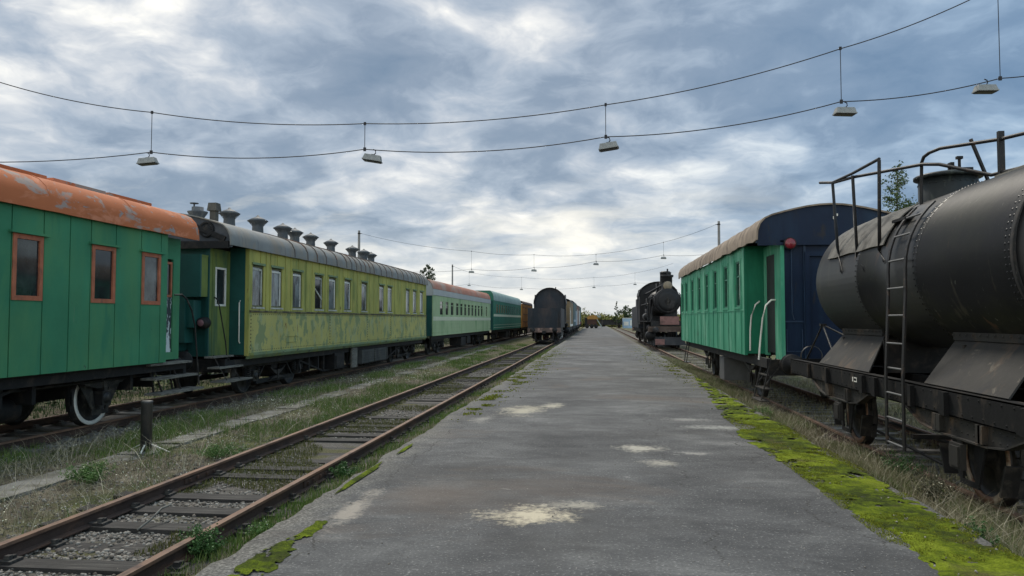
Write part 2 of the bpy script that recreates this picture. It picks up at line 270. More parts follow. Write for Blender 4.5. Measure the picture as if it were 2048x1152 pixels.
# ------------------------------------------------------------------ mesh helpers (everything is given in world coordinates)
def root_loc(o):
    l = Vector(o.location)
    while o.parent: o = o.parent; l += Vector(o.location)
    return l
class MB:
    def __init__(s): s.v = []; s.f = []; s.sm = []
    def add(s, vs, fs, smooth=False):
        b = len(s.v); s.v += [tuple(v) for v in vs]
        for f in fs: s.f.append(tuple(i + b for i in f)); s.sm.append(smooth)
        return s
    def box(s, x0, x1, y0, y1, z0, z1):
        x0, x1 = sorted((x0, x1)); y0, y1 = sorted((y0, y1)); z0, z1 = sorted((z0, z1))
        return s.add([(x0, y0, z0), (x1, y0, z0), (x1, y1, z0), (x0, y1, z0), (x0, y0, z1), (x1, y0, z1), (x1, y1, z1), (x0, y1, z1)],
                     [(0, 3, 2, 1), (4, 5, 6, 7), (0, 1, 5, 4), (1, 2, 6, 5), (2, 3, 7, 6), (3, 0, 4, 7)])
    def hexa(s, lo, hi):            # four lower and four upper corners, both counter-clockwise from above
        return s.add(list(lo) + list(hi), [(0, 3, 2, 1), (4, 5, 6, 7), (0, 1, 5, 4), (1, 2, 6, 5), (2, 3, 7, 6), (3, 0, 4, 7)])
    def bar(s, a, b, w, h=None, up=(0, 0, 1)):
        a, b = Vector(a), Vector(b); d = (b - a).normalized(); u = Vector(up)
        if abs(d.dot(u)) > .95: u = Vector((0, 1, 0))
        sx = d.cross(u).normalized() * w / 2; sy = sx.normalized().cross(d) * (h or w) / 2
        return s.hexa([a - sx - sy, a + sx - sy, b + sx - sy, b - sx - sy], [a - sx + sy, a + sx + sy, b + sx + sy, b - sx + sy])
    def tube(s, pts, r, n=8, r1=None, cap=True):
        P = [Vector(p) for p in pts]; m = len(P); vs = []
        for i, p in enumerate(P):
            d = (P[min(i + 1, m - 1)] - P[max(i - 1, 0)]).normalized()
            u = Vector((0, 0, 1)) if abs(d.z) < .9 else Vector((0, 1, 0))
            sx = d.cross(u).normalized(); sy = sx.cross(d).normalized()
            rr = r if r1 is None else r + (r1 - r) * i / (m - 1)
            vs += [p + sx * math.cos(t) * rr + sy * math.sin(t) * rr for t in (2 * math.pi * j / n for j in range(n))]
        fs = [(i * n + j, i * n + (j + 1) % n, (i + 1) * n + (j + 1) % n, (i + 1) * n + j) for i in range(m - 1) for j in range(n)]
        s.add(vs, fs, True)
        if cap: s.add(vs[:n], [tuple(range(n))[::-1]]); s.add(vs[-n:], [tuple(range(n))])
        return s
    def lathe(s, prof, c, axis='z', n=20, smooth=True, a0=0, a1=2 * math.pi):
        c = Vector(c); full = abs(a1 - a0 - 2 * math.pi) < 1e-6; k = n if full else n + 1; vs = []
        for r, h in prof:
            for j in range(k):
                t = a0 + (a1 - a0) * j / n; p, q = r * math.cos(t), r * math.sin(t)
                vs.append(c + Vector({'z': (p, q, h), 'x': (h, p, q), 'y': (q, h, p)}[axis]))
        fs = [(i * k + j, i * k + (j + 1) % k, (i + 1) * k + (j + 1) % k, (i + 1) * k + j) for i in range(len(prof) - 1) for j in range(n)]
        return s.add(vs, fs, smooth)
    def prism(s, poly, y0, y1, axis='y', smooth=False):   # poly in (x, z), extruded along y; axis 'x': poly in (y, z)
        n = len(poly)
        mk = (lambda a, b, t: (a, t, b)) if axis == 'y' else (lambda a, b, t: (t, a, b)) if axis == 'x' else (lambda a, b, t: (a, b, t))
        A = [mk(a, b, y0) for a, b in poly]; B = [mk(a, b, y1) for a, b in poly]
        s.add(A + B, [(i, (i + 1) % n, (i + 1) % n + n, i + n) for i in range(n)], smooth)
        s.add(A, [tuple(range(n))]); s.add(B, [tuple(range(n))[::-1]]); return s
    def shell(s, prof, y0, y1, th, seg=1, smooth=True, wob=0.0):   # open profile (x, z) with thickness, along y
        n = len(prof); inner = []
        for i, p in enumerate(prof):
            a, b = prof[max(i - 1, 0)], prof[min(i + 1, n - 1)]
            d = Vector((b[0] - a[0], b[1] - a[1])).normalized(); inner.append((p[0] + d.y * th, p[1] - d.x * th))
        rows = []
        for q in range(seg + 1):
            y = y0 + (y1 - y0) * q / seg
            w = lambda x, z, k: (x + wob * mnoise.noise((x * 1.7, y * 1.9, z * 1.7)), y + (wob * 2.0 * mnoise.noise((x * 2, z * 2, 3.3)) if q in (0, seg) else 0), z + wob * mnoise.noise((x * 1.3 + 9, y * 2.3, z)) * (1.6 if k in (0, n - 1) else .6))
            rows.append(([w(x, z, k) for k, (x, z) in enumerate(prof)], [w(x, z, k) for k, (x, z) in enumerate(inner)]))
        vo = [p for o, _ in rows for p in o]; vi = [p for _, i_ in rows for p in i_]
        idx = lambda r, k: r * n + k
        s.add(vo, [(idx(r, k), idx(r, k + 1), idx(r + 1, k + 1), idx(r + 1, k)) for r in range(seg) for k in range(n - 1)], smooth)
        s.add(vi, [(idx(r, k), idx(r + 1, k), idx(r + 1, k + 1), idx(r, k + 1)) for r in range(seg) for k in range(n - 1)], smooth)
        for k_ in (0, n - 1):
            s.add([o[k_] for o, _ in rows] + [i_[k_] for _, i_ in rows], [(r, r + 1, seg + 1 + r + 1, seg + 1 + r) for r in range(seg)])
        for o, i_ in (rows[0], rows[-1]):
            s.add(o + i_, [(k, k + 1, n + k + 1, n + k) for k in range(n - 1)])
        return s
    def rivet(s, p, nrm, r=.014):
        p, nrm = Vector(p), Vector(nrm).normalized(); u = nrm.orthogonal().normalized(); w = nrm.cross(u)
        vs = [p + (u * math.cos(t) + w * math.sin(t)) * r for t in (i * math.pi / 3 for i in range(6))] + [p + nrm * r * .8]
        return s.add(vs, [(i, (i + 1) % 6, 6) for i in range(6)], True)
    def build(s, name, m, parent=None, loc=None):
        o0 = root_loc(parent) if parent else Vector(loc or (0, 0, 0))
        me = bpy.data.meshes.new(name)
        me.from_pydata([(v[0] - o0.x, v[1] - o0.y, v[2] - o0.z) for v in s.v], [], s.f)
        me.polygons.foreach_set('use_smooth', s.sm)
        me.materials.append(m); me.update()
        import bmesh
        bm = bmesh.new(); bm.from_mesh(me); bmesh.ops.recalc_face_normals(bm, faces=bm.faces); bm.to_mesh(me); bm.free()
        ob = bpy.data.objects.new(name, me); COL.objects.link(ob)
        if parent: ob.parent = parent
        else: ob.location = o0
        return ob
def tag(o, label=None, cat=None, group=None, kind=None):
    for k, v in (('label', label), ('category', cat), ('group', group), ('kind', kind)):
        if v: o[k] = v
    return o
def thing(name, loc, label, cat, group=None):
    o = bpy.data.objects.new(name, None); o.empty_display_size = .3; COL.objects.link(o); o.location = loc
    return tag(o, label, cat, group)
def copy_tree(o, parent=None, shift=(0, 0, 0), name=None):
    c = o.copy(); COL.objects.link(c); c.parent = parent; c.location = Vector(o.location) + Vector(shift)
    for ch in list(o.children): copy_tree(ch, c)
    return c
def mesh_np(name, V, F, m, smooth=False, kind=None):
    me = bpy.data.meshes.new(name); V = np.asarray(V, np.float32); F = np.asarray(F, np.int32); n, kf = F.shape
    me.vertices.add(len(V)); me.vertices.foreach_set('co', V.ravel())
    me.loops.add(n * kf); me.loops.foreach_set('vertex_index', F.ravel())
    me.polygons.add(n); me.polygons.foreach_set('loop_start', np.arange(n, dtype=np.int32) * kf)
    if smooth: me.polygons.foreach_set('use_smooth', np.ones(n, bool))
    me.update(calc_edges=True); me.validate(); me.materials.append(m)
    ob = bpy.data.objects.new(name, me); COL.objects.link(ob)
    if kind: ob['kind'] = kind
    return ob
RT = -.25       # top of the rails; the road surface is z = 0
XL, XM, XR = -10.45, -4.5, 5.10

# ------------------------------------------------------------------ ground, road, path
def fbm(x, y, s=1.0, o=0.0): return mnoise.fractal((x * s + o, y * s - o, o * 1.3), 1.0, 2.0, 4)
def ground_z(x, y):
    d = min(abs(x - XL), abs(x - XM), abs(x - XR))
    z = -.445
    if d > 1.45: z += min(.05, (d - 1.45) * .05) + .03 * fbm(x, y, .8, 2.2) * min(1, (d - 1.45) * 2)
    if 3.0 < x < 4.0: z += .13 * (1 - abs(x - 3.4) / .6) if abs(x - 3.4) < .6 else 0
    if -3.6 < x < -2.6: z += .16 * max(0, 1 - abs(x + 2.8) / .8)
    return z
def make_ground():
    xs = sorted(set([-3000, -800, -250, -90, -45, -28, -20] + [round(-17 + i * .22, 3) for i in range(int(28 / .22))] + [11.5, 14, 20, 28, 45, 90, 250, 800, 3000]))
    ys = [-60, -20, -5, 0]
    y = 2.0
    while y < 70: ys.append(y); y += .22 if y < 26 else .6
    ys += [75, 85, 100, 120, 150, 190, 240, 320, 500, 900, 1800, 5000]
    V = [(x, yy, ground_z(x, yy) if -17 < x < 11.5 and yy < 60 else -.43) for yy in ys for x in xs]
    nx = len(xs)
    F = [(j * nx + i, j * nx + i + 1, (j + 1) * nx + i + 1, (j + 1) * nx + i) for j in range(len(ys) - 1) for i in range(nx - 1)]
    return mesh_np('ground', V, F, SOIL, True, 'structure')
make_ground()
def road_edge(y, side):
    if side < 0: return -2.78 + .012 * min(y, 20) * .5 + .06 * fbm(0, y, 1.1, 4.1) + .04 * fbm(3, y, 4, 1.1)
    return 3.08 + .05 * fbm(5, y, .9, 8.1) + .03 * fbm(7, y, 4, 2.7)
def make_road():
    ys = []; y = -3.0
    while y < 216: ys.append(y); y += .12 if y < 14 else .3 if y < 30 else 1.2
    us = [i / 30 for i in range(31)]; V = []; F = []; n = len(us) + 4
    for y in ys:
        a, b = road_edge(y, -1), road_edge(y, 1)
        row = [(a - .10, y, -.46), (a - .02, y, -.035)]
        for u in us:
            x = a + (b - a) * u
            row.append((x, y, .014 * fbm(x, y, .35, 6.6) + .004 * fbm(x, y, 3, 1.6) - .012 * (abs(u - .5) * 2) ** 6))
        row += [(b + .02, y, -.03), (b + .09, y, -.46)]; V += row
    for j in range(len(ys) - 1):
        F += [(j * n + i, j * n + i + 1, (j + 1) * n + i + 1, (j + 1) * n + i) for i in range(n - 1)]
    return mesh_np('road', V, F, ASPHALT, True, 'structure')
make_road()
def make_path():
    b = MB(); y = 5.0
    while y < 62:
        x = -7.30 - .016 * (y - 8) + random.uniform(-.03, .03); t = random.uniform(-.012, .012); L = random.uniform(.9, 1.0)
        if random.random() < .88:
            z = -.375 + random.uniform(-.012, .010); w = .27
            lo = [(x - w, y, -.47), (x + w, y, -.47), (x + w + t, y + L, -.47), (x - w + t, y + L, -.47)]
            tl = random.uniform(-.015, .015)
            b.hexa(lo, [(p[0], p[1], z + (tl if i in (1, 2) else 0)) for i, p in enumerate(lo)])
        y += 1.02
    tag(b.build('path', concrete), kind='structure')
make_path()
def make_moss():
    key = [(3.0, 2.42), (5.4, 2.35), (8.8, 2.28), (11.6, 2.14), (12.3, 2.2), (12.55, 2.62), (12.9, 2.55), (13.2, 2.26), (15, 2.36), (16.7, 2.47), (19, 2.60), (21, 2.78), (23, 2.99), (24, 3.05)]
    ky, kx = zip(*key); ys = np.concatenate([np.arange(3, 14, .035), np.arange(14, 24, .07)]); m = 44; V = []; F = []
    for y in ys:
        a = np.interp(y, ky, kx) + .05 * fbm(1, y, 2.2, 3.3) + .04 * fbm(2, y, 8, 3.9); b = road_edge(y, 1) - .01 + .05 * fbm(3, y, 3, 5.5)
        b = max(b, a + .02)
        for i in range(m):
            u = i / (m - 1); x = a + (b - a) * u; e = min(1, u * 7, (1 - u) * 7)
            V.append((x, y, .001 + e * (.012 + .012 * fbm(x, y, 5, 2.2) + .008 * fbm(x, y, 19, 4.1)) - .012 * max(0, u - .8)))
    def bare(j, i):
        x, y, _ = V[j * m + i]; u = i / (m - 1); e = min(u * 3.0, (1 - u) * 2.2, 1)
        return fbm(x, y, 2.6, 12.4) * .9 + fbm(x, y, 9.5, 5.7) * .55 > .12 + .62 * e - (.42 if y > 17 else .20 if y > 13 else 0)
    for j in range(len(ys) - 1): F += [(j * m + i, j * m + i + 1, (j + 1) * m + i + 1, (j + 1) * m + i) for i in range(m - 1) if not bare(j, i)]
    o = mesh_np('moss_verge', V, F, MOSS, True, 'stuff'); tag(o, 'bright yellow-green moss carpet along the road edge by the tank wagon', 'moss')
    V = []; F = []; ys = np.arange(3.2, 6.3, .015); m = 30
    for y in ys:
        w = .14 * math.sin(math.pi * min(1, max(0, (y - 3.2) / 3.1))) ** .5 * (1.15 - .12 * y / 3) + .05 * fbm(4, y, 4, 1.4)
        w = max(w, .01); c = -2.42 + .012 * (y - 4) + .04 * fbm(8, y, 2, 2)
        for i in range(m):
            u = i / (m - 1); x = c + (u - .5) * 2 * w; V.append((x, y, .002 + min(1, u * 5, (1 - u) * 5) * (.012 + .012 * fbm(x, y, 8, 1.2))))
    for j in range(len(ys) - 1): F += [(j * m + i, j * m + i + 1, (j + 1) * m + i + 1, (j + 1) * m + i) for i in range(m - 1) if fbm(V[j * m + i][0], V[j * m + i][1], 3.5, 2.4) + .6 * fbm(V[j * m + i][0], V[j * m + i][1], 12, 2.4) < .05 + .9 * min(i, m - 1 - i) / m]
    for (cx, cy, rx, ry) in [(-2.62, 8.2, .04, .8), (-2.58, 9.9, .03, .4)]:
        b0 = len(V); nr, na = 6, 22
        for i in range(nr + 1):
            for j in range(na):
                t = 2 * math.pi * j / na; rr = i / nr * (1 + .35 * fbm(cx + math.cos(t), cy + math.sin(t), 1.5, 7)); x, y = cx + rx * rr * math.cos(t), cy + ry * rr * math.sin(t)
                V.append((x, y, .004 + .012 * (1 - (i / nr) ** 4) + .006 * fbm(x, y, 9, 3)))
        F += [(b0 + i * na + j, b0 + i * na + (j + 1) % na, b0 + (i + 1) * na + (j + 1) % na, b0 + (i + 1) * na + j) for i in range(nr) for j in range(na)]
    tag(mesh_np('moss_patch', V, F, MOSS, True, 'stuff'), 'patchy moss strip on the road edge beside the empty track', 'moss')
make_moss()

# ------------------------------------------------------------------ railway tracks
def make_track(xc, label, y0, y1, s0, n_sl, sm, wood_like):
    r = thing('railway_track', (xc, 20, RT), label, 'railway track', 'parallel yard tracks')
    for s in (-1, 1):
        x = xc + s * .797; b = MB()
        prof = [(-.066, -.155), (.066, -.155), (.066, -.143), (.012, -.125), (.010, -.042), (.036, -.034), (.037, -.004), (.030, 0), (-.030, 0), (-.037, -.004), (-.036, -.034), (-.010, -.042), (-.012, -.125), (-.066, -.143)]
        yy = y0
        while yy < y1:
            ye = min(yy + 12.5, y1); b.prism([(x + p, RT + q) for p, q in prof], yy, ye - .006); yy = ye
            b.box(x - .03, x - .012, yy - .4, yy + .4, RT - .12, RT - .045); b.box(x + .012, x + .03, yy - .4, yy + .4, RT - .12, RT - .045)
            for q in (-.3, -.12, .12, .3): b.box(x + .03, x + .055, yy + q - .018, yy + q + .018, RT - .098, RT - .062); b.box(x - .055, x - .03, yy + q - .018, yy + q + .018, RT - .098, RT - .062)
        rl = b.build('rail', rust_web_shade, r)
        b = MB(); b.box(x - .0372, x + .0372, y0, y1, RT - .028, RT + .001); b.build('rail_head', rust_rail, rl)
    protos = []
    for k in range(3):
        b = MB(); L = 1.33 + random.uniform(-.05, .05); y = s0; z = RT - .148
        a = [random.uniform(-.02, .02) for _ in range(6)]
        lo = [(xc - L, y - .12 + a[0], z - .15), (xc + L, y - .12 + a[1], z - .15), (xc + L, y + .12 + a[2], z - .15), (xc - L, y + .12 + a[3], z - .15)]
        b.hexa(lo, [(p[0], p[1], z + random.uniform(-.012, .004)) for p in lo])
        for s in (-1, 1):
            x = xc + s * .797
            b.box(x - .16, x + .16, y - .08, y + .08, z - .01, z + .022)
            for q in (-.10, .10): b.box(x + q - .025, x + q + .025, y - .05, y - .005, z + .02, z + .062); b.box(x + q - .02, x + q + .02, y + .01, y + .05, z + .02, z + .05)
        protos.append(b)
    meshes = []
    for i in range(n_sl):
        if i < 3: o = protos[i].build('sleeper', sm, r); meshes.append(o); o.location = (0, i * .62, 0)
        else:
            o = random.choice(meshes).copy(); COL.objects.link(o); o.parent = r; o.location = (random.uniform(-.05, .05), i * .62 + random.uniform(-.06, .06), random.uniform(-.045, .004))
            o.rotation_euler = (0, random.uniform(-.006, .006), 0)
    # sleepers were built at s0, rotate about the root is negligible
    return r
make_track(XM, 'empty rusty track with tarred sleepers running beside the asphalt road', -3, 215, 1.2, 100, sleeper_m, True)
make_track(XL, 'rusty track under the row of green and yellow passenger coaches', -3, 215, 7.0, 92, sleeper_c, False)
make_track(XR, 'weedy track under the black tank wagon and teal coach', -3, 215, 2.0, 92, sleeper_c, False)

# ------------------------------------------------------------------ rolling stock helpers
def wheel(parent, x, y, r, side, m, rim=None, spokes=0, name='wheel'):
    """side -1/+1: the outer face looks towards -x / +x"""
    b = MB(); z = RT + r; s = side
    prof = [(.0, .085 * s), (.10, .085 * s), (.115, .03 * s), (r - .14, .015 * s), (r - .075, .035 * s), (r - .06, .062 * s), (r, .062 * s), (r + .004, -.03 * s), (r + .03, -.045 * s), (r + .03, -.07 * s), (r - .06, -.07 * s), (r - .10, -.03 * s), (.12, -.03 * s), (0, -.05 * s)]
    b.lathe(prof, (x, y, z), 'x', 32); w = b.build(name, m, parent)
    if rim:
        t = MB(); t.lathe([(r - .078, .052 * s), (r - .075, .070 * s), (r - .004, .070 * s), (r - .002, .058 * s)], (x, y, z), 'x', 32); t.build('tyre', rim, w)
    return w
def leaf_spring(b, x, y, z, L, w=.09, n=6, sag=.14):
    for i in range(n):
        l = L * (1 - .13 * i) / 2; zz = z - i * .016
        pts = [(y + l * t, zz + sag * (t * l * 2 / L) ** 2) for t in (-1, -.5, 0, .5, 1)]
        for (ya, za), (yb, zb) in zip(pts, pts[1:]): b.bar((x, ya, za), (x, yb, zb), w, .014)
    b.box(x - w * .62, x + w * .62, y - .05, y + .05, z - .11, z + .03)
def coil(b, x, y, z0, z1, r=.075, turns=5):
    pts = [(x + r * math.cos(t), y + r * math.sin(t), z0 + (z1 - z0) * t / (2 * math.pi * turns)) for t in (i * math.pi / 4 for i in range(turns * 8 + 1))]
    b.tube(pts, .017, 5)
def window(parent, x, side, y0, y1, z0, z1, fm, gm, fw=.05, hood=None, sill=None, sash=False, mid=None, inset=.0):
    b = MB(); o = .018 * side; d = -.03 * side; x = x - inset * side
    b.box(x + o, x + d, y0, y0 + fw, z0, z1); b.box(x + o, x + d, y1 - fw, y1, z0, z1)
    b.box(x + o, x + d, y0 + fw, y1 - fw, z1 - fw, z1); b.box(x + o, x + d, y0 + fw, y1 - fw, z0, z0 + fw)
    if mid: b.box(x + o * .5, x + d, y0 + fw, y1 - fw, mid - .018, mid + .018)
    f = b.build('window', fm, parent)
    p = MB(); p.box(x - .012 * side, x - .022 * side, y0 + fw * .8, y1 - fw * .8, z0 + fw * .8, z1 - fw * .8); p.build('pane', gm, f)
    if hood: h = MB(); h.box(x + .07 * side, x - .01 * side, y0 - .09, y1 + .09, z1 + .005, z1 + .045); h.build('hood', hood, f)
    if sill: h = MB(); h.box(x + .06 * side, x - .01 * side, y0 - .04, y1 + .04, z0 - .05, z0 - .003); h.build('sill', sill, f)
    return f
def wall(parent, name, m, x, side, y0, y1, z0, z1, holes=(), th=.05, grooves=(), gw=.026):
    """long side wall at x, its outer face towards `side`, with real openings and board joints"""
    b = MB(); gr = [(g - gw / 2, g + gw / 2) for g in grooves if y0 < g < y1]
    ys = sorted({y0, y1} | {v for h in holes for v in h[:2]} | {v for g in gr for v in g}); zs = sorted({z0, z1} | {v for h in holes for v in h[2:]})
    xi = x - th * side; inh = lambda yc, zc: any(h[0] < yc < h[1] and h[2] < zc < h[3] for h in holes)
    for ya, yb in zip(ys, ys[1:]):
        ing = any(g[0] - 1e-6 <= ya and yb <= g[1] + 1e-6 for g in gr)
        for za, zb in zip(zs, zs[1:]):
            if inh((ya + yb) / 2, (za + zb) / 2): continue
            xo = x - .028 * side if ing else x
            b.add([(xo, ya, za), (xo, yb, za), (xo, yb, zb), (xo, ya, zb)], [(0, 1, 2, 3)])
            b.add([(xi, ya, za), (xi, yb, za), (xi, yb, zb), (xi, ya, zb)], [(3, 2, 1, 0)])
            if ing:
                for yy in (ya, yb): b.add([(xo, yy, za), (x, yy, za), (x, yy, zb), (xo, yy, zb)], [(0, 1, 2, 3)])
    for h in list(holes) + [(y0, y1, z0, z1)]:
        a, c, e, g = h
        b.add([(x, a, e), (x, c, e), (x, c, g), (x, a, g), (xi, a, e), (xi, c, e), (xi, c, g), (xi, a, g)], [(0, 1, 5, 4), (1, 2, 6, 5), (2, 3, 7, 6), (3, 0, 4, 7)])
    return b.build(name, m, parent)
def buffer_pair(parent, xc, y, d, m, z=RT + 1.05):
    for s in (-1, 1):
        b = MB(); x = xc + s * .97
        b.lathe([(0, 0), (.11, 0), (.11, .30 * d), (.065, .32 * d), (.065, .52 * d), (.22, .53 * d), (.225, .56 * d), (.12, .59 * d), (0, .60 * d)], (x, y, z), 'y', 18); b.build('buffer', m, parent)
def bogie(parent, xc, yc, r=.475, wb=2.4, name='bogie'):
    b = MB(); zc = RT + r
    for s in (-1, 1):
        x = xc + s * 1.06
        b.box(x - .05, x + .05, yc - wb / 2 - .55, yc + wb / 2 + .55, zc + .24, zc + .40)
        b.box(x - .035, x + .035, yc - wb / 2 + .25, yc + wb / 2 - .25, zc - .24, zc - .12)
        for q in (-1, 1):
            yq = yc + q * wb / 2
            b.hexa([(x - .04, yq + q * .30 - .1, zc - .02), (x + .04, yq + q * .30 - .1, zc - .02), (x + .04, yq + q * .30 + .1, zc - .02), (x - .04, yq + q * .30 + .1, zc - .02)],
                   [(x - .04, yq - .42, zc + .25), (x + .04, yq - .42, zc + .25), (x + .04, yq + .42, zc + .25), (x - .04, yq + .42, zc + .25)])
            b.bar((x, yq - q * .32, zc - .15), (x, yq - q * .75, zc + .26), .08, .05)
    b.box(xc - 1.05, xc + 1.05, yc - .2, yc + .2, zc + .10, zc + .34)
    f = b.build(name, dark_metal, parent)
    for s in (-1, 1):
        x = xc + s * 1.10
        for q in (-1, 1):
            wheel(f, xc + s * .80, yc + q * wb / 2, r, s, grease)
            a = MB(); yq = yc + q * wb / 2
            a.box(x - .06, x + .10, yq - .13, yq + .13, zc - .14, zc + .15); a.lathe([(0, .10 * s), (.09, .10 * s), (.10, .04 * s)], (x + (.02 if s > 0 else 0), yq, zc), 'x', 12); a.build('axle_box', grease, f)
            c = MB(); coil(c, x, yq + .27, zc - .02, zc + .26); c.build('spring', grease, f); c = MB(); coil(c, x, yq - .27, zc - .02, zc + .26); c.build('spring', grease, f)
        c = MB(); leaf_spring(c, x + .02 * s, yc, zc + .05, 1.1, .1, 7); c.build('spring', grease, f); c = MB(); leaf_spring(c, x + .02 * s, yc, zc - .08, 1.0, .1, 5, -.10); c.build('spring', grease, f)
    return f
def arc_roof(xc, hw, ze, za, lip=.4, drop=.0):
    """coach roof profile: a tight curved shoulder above the eaves and a flat arch"""
    half = [(hw, ze), (hw - .015, ze + .22 * lip / .4), (hw - .09, ze + .385 * lip / .4), (hw - .21, ze + .50 * lip / .4), (hw - .36, ze + .565 * lip / .4)]
    x1, z1 = half[-1]
    for t in (.2, .4, .6, .8): half.append((x1 * (1 - t), z1 + (za - z1) * math.sin(t * math.pi / 2)))
    return [(xc - x, z) for x, z in half] + [(xc, za)] + [(xc + x, z) for x, z in reversed(half)]
def gable(parent, name, m, prof, z0, y0, y1, xc):
    b = MB(); b.prism([(prof[0][0] + .02, z0)] + [(x + (.02 if x < xc else -.02 if x > xc else 0), z - .02) for x, z in prof] + [(prof[-1][0] - .02, z0)], y0, y1); return b.build(name, m, parent)
def hand_rail(parent, pts, r, m, name='handrail'):
    b = MB(); b.tube(pts, r, 8); return b.build(name, m, parent)
def vent_mb(x, y, z, s=1.0):
    b = MB()
    b.lathe([(.22 * s, -.25), (.18 * s, .02), (.165 * s, .34 * s), (.18 * s, .40 * s), (.31 * s, .485 * s), (.32 * s, .50 * s), (.19 * s, .575 * s), (.06 * s, .63 * s), (.02, .68 * s), (0, .685 * s)], (x, y, z), 'z', 18)
    for k in range(8):
        t = k * math.pi / 4; b.bar((x + .17 * s * math.cos(t), y + .17 * s * math.sin(t), z + .34 * s), (x + .29 * s * math.cos(t), y + .29 * s * math.sin(t), z + .475 * s), .012)
    return b

